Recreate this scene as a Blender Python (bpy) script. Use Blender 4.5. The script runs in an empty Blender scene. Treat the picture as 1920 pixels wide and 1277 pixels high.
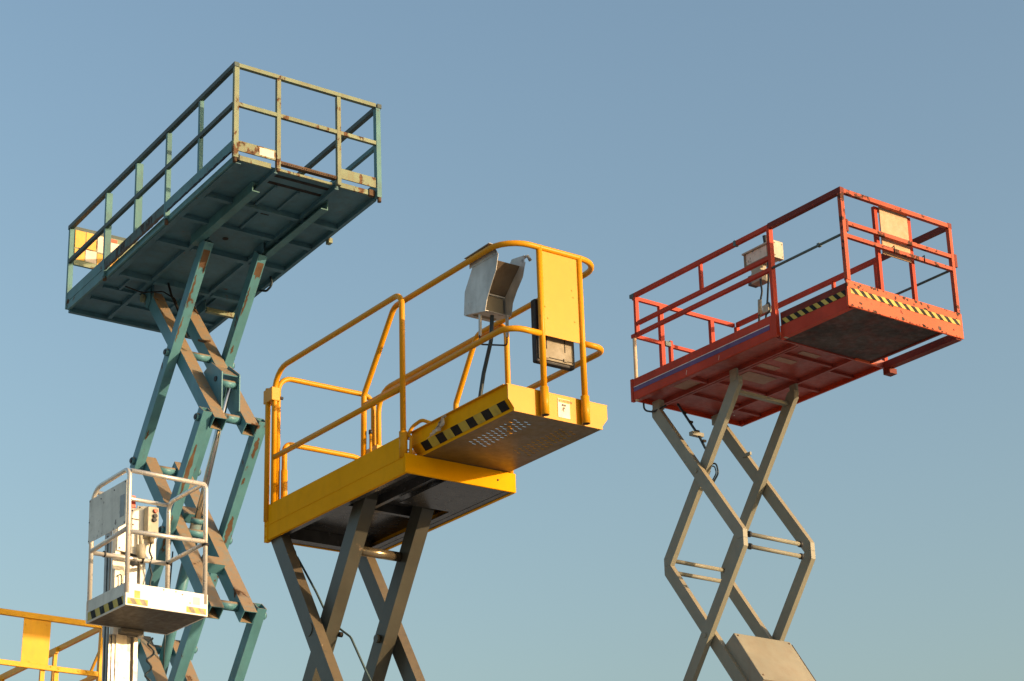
import bpy, bmesh, math, random
from mathutils import Vector, Matrix
random.seed(4)
S = bpy.context.scene
C = S.collection

# ------------------------------------------------------------------ camera
CAM_Z = 1.6
PITCH, ROLL, LENS = 0.389438, 0.0330516, 72.57
fw = Vector((0, math.cos(PITCH), math.sin(PITCH)))
up0 = Vector((0, -math.sin(PITCH), math.cos(PITCH)))
r0 = Vector((1, 0, 0))
right = r0 * math.cos(ROLL) - up0 * math.sin(ROLL)
up = r0 * math.sin(ROLL) + up0 * math.cos(ROLL)
cam = bpy.data.cameras.new('camera')
co = bpy.data.objects.new('camera', cam)
C.objects.link(co)
M = Matrix((right, up, -fw)).transposed().to_4x4()
M.translation = Vector((0, 0, CAM_Z))
co.matrix_world = M
cam.sensor_width = 36
cam.lens = LENS
cam.clip_start = 0.1
cam.clip_end = 5000
S.camera = co

# ------------------------------------------------------------------ light
SUN_ELEV = math.radians(9.5)
SUN_DIR = Vector((0.923, -0.385, 0)).normalized()          # horizontal direction towards the sun
SUN_DIR = Vector((SUN_DIR.x * math.cos(SUN_ELEV), SUN_DIR.y * math.cos(SUN_ELEV), math.sin(SUN_ELEV)))
w = bpy.data.worlds.new('World')
S.world = w
w.use_nodes = True
nt = w.node_tree
bg = nt.nodes['Background']
sky = nt.nodes.new('ShaderNodeTexSky')
sky.sky_type = 'NISHITA'
sky.sun_disc = False
sky.sun_elevation = SUN_ELEV
sky.sun_rotation = math.atan2(SUN_DIR.x, SUN_DIR.y)
sky.altitude = 0
sky.air_density = 1.35
sky.dust_density = 4.5
sky.ozone_density = 2.0
nt.links.new(sky.outputs['Color'], bg.inputs['Color'])
bg.inputs['Strength'].default_value = 0.15
sd = bpy.data.lights.new('sun', 'SUN')
sd.energy = 3.2
sd.angle = math.radians(0.5)
sd.color = (1.0, 0.70, 0.42)
so = bpy.data.objects.new('sun', sd)
C.objects.link(so)
so.rotation_euler = (-SUN_DIR).to_track_quat('-Z', 'Y').to_euler()
so.location = SUN_DIR * 60
S.view_settings.view_transform = 'Standard'
S.view_settings.look = 'None'
S.view_settings.exposure = 1.0
S.view_settings.gamma = 1.0
S.view_settings.use_curve_mapping = False

# ------------------------------------------------------------------ materials
def new_mat(name):
    m = bpy.data.materials.new(name)
    m.use_nodes = True
    return m, m.node_tree, m.node_tree.nodes['Principled BSDF']

def ramp(nt, a, b, src):
    r = nt.nodes.new('ShaderNodeMapRange')
    r.inputs['From Min'].default_value = a
    r.inputs['From Max'].default_value = b
    nt.links.new(src, r.inputs['Value'])
    return r.outputs['Result']

def noise(nt, vec, scale, detail=4, rough=0.6, sc=None):
    if sc:
        mp = nt.nodes.new('ShaderNodeMapping')
        mp.inputs['Scale'].default_value = sc
        nt.links.new(vec, mp.inputs['Vector'])
        vec = mp.outputs['Vector']
    n = nt.nodes.new('ShaderNodeTexNoise')
    n.inputs['Scale'].default_value = scale
    n.inputs['Detail'].default_value = detail
    n.inputs['Roughness'].default_value = rough
    nt.links.new(vec, n.inputs['Vector'])
    return n.outputs['Fac']

def mul(nt, a, k, op='MULTIPLY'):
    m = nt.nodes.new('ShaderNodeMath')
    m.operation = op
    m.use_clamp = True
    for i, x in enumerate((a, k)):
        if isinstance(x, (int, float)):
            m.inputs[i].default_value = x
        else:
            nt.links.new(x, m.inputs[i])
    return m.outputs[0]

def mix(nt, fac, a, b):
    m = nt.nodes.new('ShaderNodeMix')
    m.data_type = 'RGBA'
    if isinstance(fac, (int, float)):
        m.inputs[0].default_value = fac
    else:
        nt.links.new(fac, m.inputs[0])
    for i, x in ((6, a), (7, b)):
        if isinstance(x, tuple):
            m.inputs[i].default_value = (*x, 1)
        else:
            nt.links.new(x, m.inputs[i])
    return m.outputs[2]

def paint(name, base, rough=0.45, metal=0.0, chip=None, chip_col=(0.12, 0.045, 0.018), chip_scale=9.0,
          grime=0.35, grime_col=(0.06, 0.045, 0.03), streak=0.25, dust=None, dust_amt=0.7, fade=0.12, bump=0.02, stretch=None,
          coat=0.0, spec=0.3):
    """weathered paint: colour drift, grime, rain streaks, chips down to rust and dust lying on upward faces"""
    m, nt, bs = new_mat(name)
    tc = nt.nodes.new('ShaderNodeTexCoord').outputs['Object']
    big = noise(nt, tc, 2.2, 3)
    lighter = tuple(min(1, c * (1 + fade) + 0.008 * fade / 0.12) for c in base)
    darker = tuple(c * (1 - fade) for c in base)
    col = mix(nt, ramp(nt, 0.35, 0.65, big), darker, lighter)
    g = mul(nt, ramp(nt, 0.45, 0.75, noise(nt, tc, 5.5, 8, 0.7)), grime)
    col = mix(nt, g, col, grime_col)
    if streak:
        s = mul(nt, ramp(nt, 0.52, 0.75, noise(nt, tc, 14, 4, 0.6, sc=(1, 1, 0.12))), streak)
        col = mix(nt, s, col, grime_col)
    if dust:
        geo = nt.nodes.new('ShaderNodeNewGeometry')
        sp = nt.nodes.new('ShaderNodeSeparateXYZ')
        nt.links.new(geo.outputs['Normal'], sp.inputs[0])
        d = ramp(nt, 0.1, 0.5, sp.outputs['Z'])
        d = mul(nt, d, ramp(nt, 0.1, 0.5, noise(nt, tc, 12, 6, 0.7)))
        col = mix(nt, mul(nt, d, dust_amt), col, dust)
    rv = rough
    if chip is not None:
        n1 = noise(nt, tc, chip_scale, 7, 0.62, sc=stretch)
        n2 = noise(nt, tc, chip_scale * 0.28, 2, 0.5)
        s = mul(nt, mul(nt, n1, 0.65), mul(nt, n2, 0.35), 'ADD')
        f = ramp(nt, chip, chip + 0.012, s)
        rust = mix(nt, ramp(nt, 0.35, 0.65, noise(nt, tc, 40, 5)), tuple(c * 0.5 for c in chip_col), tuple(min(1, c * 1.9) for c in chip_col))
        halo = mul(nt, ramp(nt, chip - 0.03, chip + 0.01, s), 0.35)
        col = mix(nt, halo, col, chip_col)
        col = mix(nt, f, col, rust)
        mr = nt.nodes.new('ShaderNodeMapRange')
        mr.inputs['To Min'].default_value = rough
        mr.inputs['To Max'].default_value = 0.9
        nt.links.new(f, mr.inputs['Value'])
        nt.links.new(mr.outputs['Result'], bs.inputs['Roughness'])
    else:
        rr = nt.nodes.new('ShaderNodeMapRange')
        rr.inputs['From Min'].default_value = 0.3
        rr.inputs['From Max'].default_value = 0.7
        rr.inputs['To Min'].default_value = rough * 0.75
        rr.inputs['To Max'].default_value = min(1, rough * 1.35)
        nt.links.new(noise(nt, tc, 18, 5), rr.inputs['Value'])
        nt.links.new(rr.outputs['Result'], bs.inputs['Roughness'])
    nt.links.new(col, bs.inputs['Base Color'])
    bs.inputs['Metallic'].default_value = metal
    bs.inputs['Specular IOR Level'].default_value = spec
    if coat:
        bs.inputs['Coat Weight'].default_value = coat
        bs.inputs['Coat Roughness'].default_value = 0.15
    if bump:
        b = nt.nodes.new('ShaderNodeBump')
        b.inputs['Strength'].default_value = 0.35
        b.inputs['Distance'].default_value = bump * 0.1
        nt.links.new(noise(nt, tc, 25, 6, 0.6), b.inputs['Height'])
        nt.links.new(b.outputs['Normal'], bs.inputs['Normal'])
    return m

TAN = (0.25, 0.175, 0.105)
TEAL = paint('teal_paint', (0.06, 0.175, 0.185), 0.5, chip=0.645, chip_scale=7, grime=0.35, dust=TAN, dust_amt=0.85, chip_col=(0.08, 0.045, 0.025))
TEAL_RUSTY = paint('teal_paint_rusty', (0.175, 0.215, 0.135), 0.6, chip=0.568, chip_scale=10, grime=0.45, chip_col=(0.085, 0.045, 0.022), grime_col=(0.16, 0.10, 0.04), streak=0.5, stretch=(1, 1, 0.5))
TEAL_ARM = paint('teal_arm_paint', (0.07, 0.205, 0.25), 0.42, chip=0.6, chip_scale=5, grime=0.15, chip_col=(0.08, 0.042, 0.022), streak=0.1, dust=TAN, dust_amt=0.95, stretch=(1, 1, 0.45), spec=0.25)
TEAL_DIRTY = paint('teal_dirty_rail', (0.055, 0.085, 0.08), 0.6, chip=0.62, chip_scale=8, grime=0.7, grime_col=(0.05, 0.038, 0.028), dust=(0.2, 0.13, 0.08))
TEAL_SCUFF = paint('teal_scuffed_toe_board', (0.07, 0.125, 0.125), 0.7, chip=0.53, chip_scale=9, chip_col=(0.045, 0.04, 0.035), grime=0.5, streak=0.4, stretch=(1, 1.6, 0.5))
TEAL_UNDER = paint('teal_underside', (0.05, 0.14, 0.18), 0.55, chip=0.66, chip_scale=6, grime=0.35, grime_col=(0.05, 0.05, 0.04))
RUST = paint('rusted_steel', (0.085, 0.048, 0.022), 0.85, grime=0.6, grime_col=(0.05, 0.02, 0.012), fade=0.3, streak=0.2)
YEL = paint('yellow_paint', (0.6, 0.262, 0.003), 0.4, chip=0.69, grime=0.10, grime_col=(0.22, 0.10, 0.01), streak=0.08, fade=0.04, bump=0.01, spec=0.2)
YEL_BODY = paint('yellow_paint_shade_lifted', (0.76, 0.34, 0.0005), 0.6, chip=0.74, grime=0.14, grime_col=(0.22, 0.10, 0.01), streak=0.12, fade=0.04, bump=0.01, spec=0.03)  # same paint as the rails, base lifted to brighten its shaded faces
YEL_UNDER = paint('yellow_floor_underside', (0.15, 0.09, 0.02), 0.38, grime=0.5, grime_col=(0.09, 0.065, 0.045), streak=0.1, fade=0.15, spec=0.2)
YARM = paint('grey_brown_arm_paint', (0.054, 0.054, 0.042), 0.38, chip=0.66, grime=0.35, grime_col=(0.06, 0.045, 0.03), dust=(0.17, 0.125, 0.075), dust_amt=0.5, chip_col=(0.12, 0.09, 0.06))
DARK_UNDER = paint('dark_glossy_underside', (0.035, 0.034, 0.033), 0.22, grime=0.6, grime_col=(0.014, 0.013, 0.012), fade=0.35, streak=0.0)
RED = paint('red_paint', (0.42, 0.036, 0.01), 0.5, chip=0.665, chip_scale=10, chip_col=(0.05, 0.022, 0.014), grime=0.3, grime_col=(0.12, 0.03, 0.015), dust=(0.36, 0.13, 0.07), dust_amt=0.4, fade=0.12, spec=0.15)
RED_CHIP = paint('red_paint_chipped', (0.56, 0.088, 0.028), 0.55, chip=0.565, chip_scale=8, chip_col=(0.045, 0.025, 0.018), grime=0.3, grime_col=(0.25, 0.07, 0.03), fade=0.10, spec=0.2)
RED_RAIL = paint('red_paint_scuffed_rail', (0.4, 0.07, 0.03), 0.55, chip=0.555, chip_scale=14, chip_col=(0.07, 0.03, 0.02), grime=0.35, grime_col=(0.12, 0.04, 0.03), fade=0.15, spec=0.15)
RED_DARK = paint('dark_red_rail', (0.16, 0.02, 0.01), 0.55, chip=0.64, chip_scale=10, grime=0.4, grime_col=(0.04, 0.016, 0.012), spec=0.15)
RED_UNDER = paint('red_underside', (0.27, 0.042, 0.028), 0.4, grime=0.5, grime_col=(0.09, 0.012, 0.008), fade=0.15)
RED_PALE = paint('pale_worn_post', (0.68, 0.50, 0.33), 0.6, chip=0.52, chip_scale=8, chip_col=(0.5, 0.12, 0.05), grime=0.3, stretch=(1, 1, 0.3))
BEIGE = paint('pale_brown_patch', (0.3, 0.18, 0.13), 0.6, grime=0.5, grime_col=(0.3, 0.12, 0.08), fade=0.1)
PURPLE = paint('purple_stripe', (0.10, 0.05, 0.16), 0.5, grime=0.3)
WHITE_LINE = paint('white_line', (0.75, 0.68, 0.62), 0.5, grime=0.3)
RARM = paint('grey_beige_arm_paint', (0.215, 0.215, 0.17), 0.5, chip=0.72, grime=0.22, grime_col=(0.11, 0.09, 0.06), streak=0.1, fade=0.06, dust=(0.32, 0.24, 0.14), dust_amt=0.4)
DECK_BLACK = paint('sooty_deck_underside', (0.036, 0.026, 0.024), 0.7, grime=0.85, grime_col=(0.12, 0.03, 0.022), fade=0.3, streak=0.35)
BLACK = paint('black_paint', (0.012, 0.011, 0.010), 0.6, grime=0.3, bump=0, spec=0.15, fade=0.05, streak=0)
RUBBER = paint('black_rubber', (0.022, 0.025, 0.03), 0.55, grime=0.2, bump=0)
CABLE = paint('dark_cable', (0.02, 0.035, 0.045), 0.45, grime=0.1, bump=0)
STICK_Y = paint('yellow_tape', (0.48, 0.35, 0.04), 0.45, grime=0.35, bump=0)
STICK_YG = paint('yellow_label', (0.62, 0.33, 0.05), 0.45, grime=0.35, bump=0, grime_col=(0.35, 0.2, 0.03))
STICK_W = paint('white_label', (0.66, 0.55, 0.44), 0.45, grime=0.25, bump=0, grime_col=(0.4, 0.25, 0.15))
STICK_R = paint('red_label', (0.6, 0.08, 0.03), 0.45, bump=0)
WHITE = paint('white_paint', (0.84, 0.80, 0.70), 0.42, chip=0.72, chip_scale=12, grime=0.15, grime_col=(0.5, 0.4, 0.25), fade=0.03, bump=0.01)
GREY_PANEL = paint('scuffed_grey_panel', (0.66, 0.66, 0.59), 0.55, chip=0.605, chip_scale=15, chip_col=(0.2, 0.19, 0.18), grime=0.4, grime_col=(0.2, 0.19, 0.17), bump=0)
ALU = paint('bare_aluminium', (0.66, 0.63, 0.57), 0.3, metal=0.45, grime=0.12, grime_col=(0.35, 0.28, 0.18), fade=0.05, streak=0.04, bump=0, spec=0.6)
ALU_DARK = paint('dark_grey_extrusion', (0.28, 0.28, 0.28), 0.4, metal=0.5, grime=0.3)  # darker grey metal of the mast profiles
GALV = paint('galvanised_sheet', (0.44, 0.435, 0.415), 0.5, metal=0.3, chip=0.61, chip_scale=9, chip_col=(0.1, 0.09, 0.09), grime=0.4, grime_col=(0.13, 0.11, 0.09), fade=0.25)
CHROME = paint('hydraulic_rod_chrome', (0.6, 0.58, 0.54), 0.12, metal=1.0, grime=0.1, streak=0.0, bump=0, fade=0.02)
KHAKI = paint('khaki_plastic', (0.20, 0.17, 0.115), 0.5, grime=0.25, bump=0)
KHAKI_L = paint('cream_plastic', (0.4, 0.37, 0.28), 0.5, grime=0.3, bump=0)
BLUEROD = paint('blue_grey_rod', (0.07, 0.11, 0.115), 0.5, grime=0.3)
ORANGE = paint('orange_yellow_paint', (0.72, 0.36, 0.008), 0.42, chip=0.73, grime=0.25, grime_col=(0.45, 0.2, 0.03), fade=0.08, bump=0.01, spec=0.15)
PLY = paint('plywood_board', (0.47, 0.31, 0.185), 0.6, grime=0.45, grime_col=(0.36, 0.24, 0.13), fade=0.12, streak=0.3)
BUTTON_R = paint('red_button', (0.6, 0.06, 0.02), 0.35, bump=0)
INK = paint('label_ink', (0.05, 0.04, 0.03), 0.5, bump=0, grime=0)
RAG = paint('dirty_plastic_film', (0.55, 0.46, 0.36), 0.35, grime=0.4)
BASKET_UNDER = paint('brown_grey_underside', (0.085, 0.072, 0.05), 0.5, grime=0.3, bump=0)
POLISHED = paint('worn_bright_tube', (0.32, 0.26, 0.17), 0.22, metal=0.8, grime=0.2, bump=0, streak=0)
BROWN_CHIP = paint('dark_brown_chip', (0.055, 0.028, 0.018), 0.8, grime=0.4, bump=0)
MAST = paint('weathered_mast_extrusion', (0.60, 0.54, 0.44), 0.4, metal=0.2, grime=0.55, grime_col=(0.28, 0.22, 0.15), streak=0.5, bump=0)
COVER = paint('stained_beige_cover', (0.25, 0.235, 0.18), 0.5, chip=0.70, grime=0.3, grime_col=(0.20, 0.13, 0.08), streak=0.25, fade=0.1)
DIRTY_SHEET = paint('dirty_inner_sheet', (0.13, 0.10, 0.068), 0.6, chip=0.62, chip_scale=10, chip_col=(0.05, 0.035, 0.025), grime=0.6, grime_col=(0.06, 0.04, 0.028), fade=0.2, streak=0.4)
TYRE = paint('tyre_rubber', (0.03, 0.03, 0.03), 0.8, bump=0)

def ground_mat():
    m, nt, bs = new_mat('dusty_concrete_yard')
    tc = nt.nodes.new('ShaderNodeTexCoord').outputs['Object']
    col = mix(nt, ramp(nt, 0.35, 0.65, noise(nt, tc, 0.35, 8, 0.6)), (0.26, 0.255, 0.245), (0.42, 0.41, 0.39))
    col = mix(nt, mul(nt, ramp(nt, 0.5, 0.7, noise(nt, tc, 5, 8, 0.7)), 0.5), col, (0.13, 0.125, 0.12))
    nt.links.new(col, bs.inputs['Base Color'])
    bs.inputs['Roughness'].default_value = 0.9
    return m
GROUND = ground_mat()

# ------------------------------------------------------------------ geometry helpers (local frame: u along the platform, v across, w up)
def P(p):
    return Vector((p[1], p[0], p[2]))

def quadbox(bm, corners, smooth=False):
    vs = [bm.verts.new(c) for c in corners]
    for f in ((0, 1, 2, 3), (7, 6, 5, 4), (0, 4, 5, 1), (1, 5, 6, 2), (2, 6, 7, 3), (3, 7, 4, 0)):
        bm.faces.new([vs[i] for i in f])

def box(bm, a, b):
    (u0, v0, w0), (u1, v1, w1) = a, b
    quadbox(bm, [P(x) for x in ((u0, v0, w0), (u1, v0, w0), (u1, v1, w0), (u0, v1, w0), (u0, v0, w1), (u1, v0, w1), (u1, v1, w1), (u0, v1, w1))])

def bar(bm, p, q, tv, tn, side=(0, 1, 0), hollow=0):
    """straight rectangular section from p to q; tv thickness along side, tn thickness across it"""
    p, q, s = P(p), P(q), P(side)
    d = (q - p).normalized()
    s = (s - d * s.dot(d)).normalized()
    n = d.cross(s)
    def ring(c, k):
        return [c + s * (a * (tv / 2 - k)) + n * (b * (tn / 2 - k)) for a, b in ((-1, -1), (1, -1), (1, 1), (-1, 1))]
    if not hollow:
        quadbox(bm, ring(p, 0) + ring(q, 0))
        return
    o0, o1 = [[bm.verts.new(x) for x in ring(c, 0)] for c in (p, q)]
    i0, i1 = [[bm.verts.new(x) for x in ring(c, hollow)] for c in (p, q)]
    for k in range(4):
        j = (k + 1) % 4
        bm.faces.new((o0[k], o0[j], o1[j], o1[k]))
        bm.faces.new((i0[j], i0[k], i1[k], i1[j]))
        bm.faces.new((o0[j], o0[k], i0[k], i0[j]))
        bm.faces.new((o1[k], o1[j], i1[j], i1[k]))

def prism(bm, poly, axis, a, b):
    """extrude a 2-D polygon along axis ('u','v','w') between a and b"""
    def mk(x, y, t):
        return P({'v': (x, t, y), 'u': (t, x, y), 'w': (x, y, t)}[axis])
    A = [bm.verts.new(mk(x, y, a)) for x, y in poly]
    B = [bm.verts.new(mk(x, y, b)) for x, y in poly]
    n = len(poly)
    bm.faces.new(A)
    bm.faces.new(B[::-1])
    for i in range(n):
        j = (i + 1) % n
        bm.faces.new((A[j], A[i], B[i], B[j]))

def fillet(pts, r, n=6):
    pts = [Vector(p) for p in pts]
    out = [pts[0]]
    for i in range(1, len(pts) - 1):
        a, b, c = pts[i - 1], pts[i], pts[i + 1]
        d1, d2 = (a - b).normalized(), (c - b).normalized()
        ang = d1.angle(d2)
        rr = r[i - 1] if isinstance(r, (list, tuple)) else r
        if ang > math.pi - 0.02 or rr <= 0:
            out.append(b)
            continue
        t = min(rr / math.tan(ang / 2), (a - b).length * 0.49, (c - b).length * 0.49)
        rr = t * math.tan(ang / 2)
        cen = b + (d1 + d2).normalized() * (rr / math.sin(ang / 2))
        p1, p2 = b + d1 * t, b + d2 * t
        v1, v2 = p1 - cen, p2 - cen
        tot = v1.angle(v2)
        for k in range(n + 1):
            s = k / n
            out.append(cen + (v1 * math.sin((1 - s) * tot) + v2 * math.sin(s * tot)) / math.sin(tot))
    out.append(pts[-1])
    return out

def tube(bm, pts, r, seg=12, fil=0, hollow_end=False):
    pts = fillet(pts, fil) if fil else [Vector(p) for p in pts]
    pts = [P(p) for p in pts]
    T = []
    for i in range(len(pts)):
        a = pts[max(i - 1, 0)]
        b = pts[min(i + 1, len(pts) - 1)]
        T.append((b - a).normalized())
    ref = Vector((0, 0, 1)) if abs(T[0].z) < 0.9 else Vector((1, 0, 0))
    n = (ref - T[0] * ref.dot(T[0])).normalized()
    rings = []
    for i, p in enumerate(pts):
        n = (n - T[i] * n.dot(T[i])).normalized()
        b = T[i].cross(n)
        rings.append([bm.verts.new(p + (n * math.cos(2 * math.pi * k / seg) + b * math.sin(2 * math.pi * k / seg)) * r) for k in range(seg)])
    for i in range(len(rings) - 1):
        for k in range(seg):
            j = (k + 1) % seg
            f = bm.faces.new((rings[i][k], rings[i][j], rings[i + 1][j], rings[i + 1][k]))
            f.smooth = True
    for ring, flip in ((rings[0], True), (rings[-1], False)):
        if hollow_end:
            continue
        bm.faces.new(ring[::-1] if flip else ring)

def clip(poly, axis, val, keep_less):
    out = []
    n = len(poly)
    for i in range(n):
        a, b = poly[i], poly[(i + 1) % n]
        ia = (a[axis] <= val) == keep_less
        ib = (b[axis] <= val) == keep_less
        if ia:
            out.append(a)
        if ia != ib:
            t = (val - a[axis]) / (b[axis] - a[axis])
            out.append((a[0] + (b[0] - a[0]) * t, a[1] + (b[1] - a[1]) * t))
    return out

def armpoly(p, q, width, side, top, bot=None):
    """outline of a scissor arm p-q whose ends are cut upright and level"""
    bot = top if bot is None else bot
    dx, dy = q[0] - p[0], q[1] - p[1]
    L = math.hypot(dx, dy)
    dx, dy = dx / L, dy / L
    nx, ny = -dy * width / 2, dx * width / 2
    e = 0.3
    poly = [(p[0] - dx * e + nx, p[1] - dy * e + ny), (q[0] + dx * e + nx, q[1] + dy * e + ny),
            (q[0] + dx * e - nx, q[1] + dy * e - ny), (p[0] - dx * e - nx, p[1] - dy * e - ny)]
    poly = clip(poly, 0, max(p[0], q[0]) + side, True)
    poly = clip(poly, 0, min(p[0], q[0]) - side, False)
    poly = clip(poly, 1, max(p[1], q[1]) + top, True)
    poly = clip(poly, 1, min(p[1], q[1]) - bot, False)
    return poly

class Thing:
    def __init__(self, name, label, cat, O, A, base_uv, k=1.0):
        self.k = k
        self.A = [Vector(a) for a in A]
        self.O = Vector(O)
        bu, bv = base_uv
        # height of the origin above the ground measured down the thing's own upright axis
        foot = self.O + (self.A[0] * bu + self.A[1] * bv) * k
        hh = foot.z / self.A[2].z
        self.h = hh / k
        self.off = Vector((bv * k, bu * k, -hh))
        e = bpy.data.objects.new(name, None)
        e.empty_display_size = 0.5
        C.objects.link(e)
        R = Matrix((self.A[1], self.A[0], self.A[2])).transposed()
        m = R.to_4x4()
        m.translation = foot - self.A[2] * hh
        e.matrix_world = m
        e['label'] = label
        e['category'] = cat
        self.root = e
    def part(self, name, mat, build, parent=None, label=None, kind=None, mats=None, recalc=True):
        bm = bmesh.new()
        build(bm)
        if recalc:
            bmesh.ops.recalc_face_normals(bm, faces=bm.faces)
        for v in bm.verts:
            v.co = v.co * self.k - self.off
        me = bpy.data.meshes.new(name)
        bm.to_mesh(me)
        bm.free()
        for x in (mats or [mat]):
            me.materials.append(x)
        o = bpy.data.objects.new(name, me)
        C.objects.link(o)
        o.parent = parent or self.root
        if label:
            o['label'] = label
        if kind:
            o['kind'] = kind
        return o
    def box(self, name, mat, a, b, bev=0.0, **k):
        o = self.part(name, mat, lambda bm: box(bm, a, b), **k)
        if bev:
            md = o.modifiers.new('bevel', 'BEVEL')
            md.width = bev
            md.segments = 2
        return o
    def bar(self, name, mat, p, q, tv, tn, side=(0, 1, 0), hollow=0, **k):
        return self.part(name, mat, lambda bm: bar(bm, p, q, tv, tn, side, hollow), **k)
    def tube(self, name, mat, pts, r, seg=12, fil=0, **k):
        return self.part(name, mat, lambda bm: tube(bm, pts, r, seg, fil), **k)
    def prism(self, name, mat, poly, axis, a, b, **k):
        return self.part(name, mat, lambda bm: prism(bm, poly, axis, a, b), **k)
    def disc(self, name, mat, c, r, t, axis=1, seg=14, **k):
        a, b = list(c), list(c)
        b[axis] += t
        return self.part(name, mat, lambda bm: tube(bm, [a, b], r, seg), **k)

def stripes(bm, org, ex, ey, L, H, n, slant, gap_first=True, lift=(0, 0, 0)):
    """hazard tape: n dark blocks and n light ones as alternating faces (material 0 dark, 1 light)"""
    org, ex, ey, lift = Vector(org), Vector(ex), Vector(ey), Vector(lift)
    def pt(x, y):
        x = min(max(x, 0), L)
        return P(org + ex * x + ey * y + lift)
    step = L / n
    for i in range(-2, 2 * n + 3):
        x0, x1 = i * step / 2, (i + 1) * step / 2
        a, b, c, d = x0, x1, x1 + slant, x0 + slant
        if max(a, b, c, d) <= 0 or min(a, b, c, d) >= L:
            continue
        # clip the parallelogram properly
        poly = [(a, 0), (b, 0), (c, H), (d, H)]
        poly = clip(poly, 0, L, True)
        if len(poly) < 3:
            continue
        poly = clip(poly, 0, 0, False)
        if len(poly) < 3:
            continue
        vs = [bm.verts.new(P(org + ex * x + ey * y + lift)) for x, y in poly]
        try:
            f = bm.faces.new(vs)
            f.material_index = i % 2
        except ValueError:
            pass

# ------------------------------------------------------------------ ground
def make_ground():
    bm = bmesh.new()
    R = 2500
    N = 24
    ctr = bm.verts.new((0, 0, 0))
    rings = []
    for r in (20, 60, 200, 700, R):
        rings.append([bm.verts.new((r * math.cos(2 * math.pi * k / N), r * math.sin(2 * math.pi * k / N), 0)) for k in range(N)])
    for k in range(N):
        bm.faces.new((ctr, rings[0][k], rings[0][(k + 1) % N]))
    for a, b in zip(rings, rings[1:]):
        for k in range(N):
            j = (k + 1) % N
            bm.faces.new((a[k], b[k], b[j], a[j]))
    me = bpy.data.meshes.new('ground')
    bm.to_mesh(me)
    bm.free()
    me.materials.append(GROUND)
    o = bpy.data.objects.new('ground', me)
    C.objects.link(o)
    o['kind'] = 'structure'
make_ground()

def chassis(t, mat, u0, u1, v0, v1, top):
    """the wheeled base below the picture, so that the lift stands on something"""
    fl = -t.h
    t.box('chassis', mat, (u0, v0, fl + 0.28), (u1, v1, top), bev=0.02)
    for u in (u0 + 0.4, u1 - 0.4):
        for v, s in ((v0 - 0.02, -0.2), (v1 + 0.02, 0.2)):
            wh = t.disc('wheel', TYRE, (u, v, fl + 0.3), 0.3, s, axis=1, seg=24)
            t.disc('rim', mat, (u, v + s, fl + 0.3), 0.16, s * 0.1, axis=1, seg=18, parent=wh)

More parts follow.
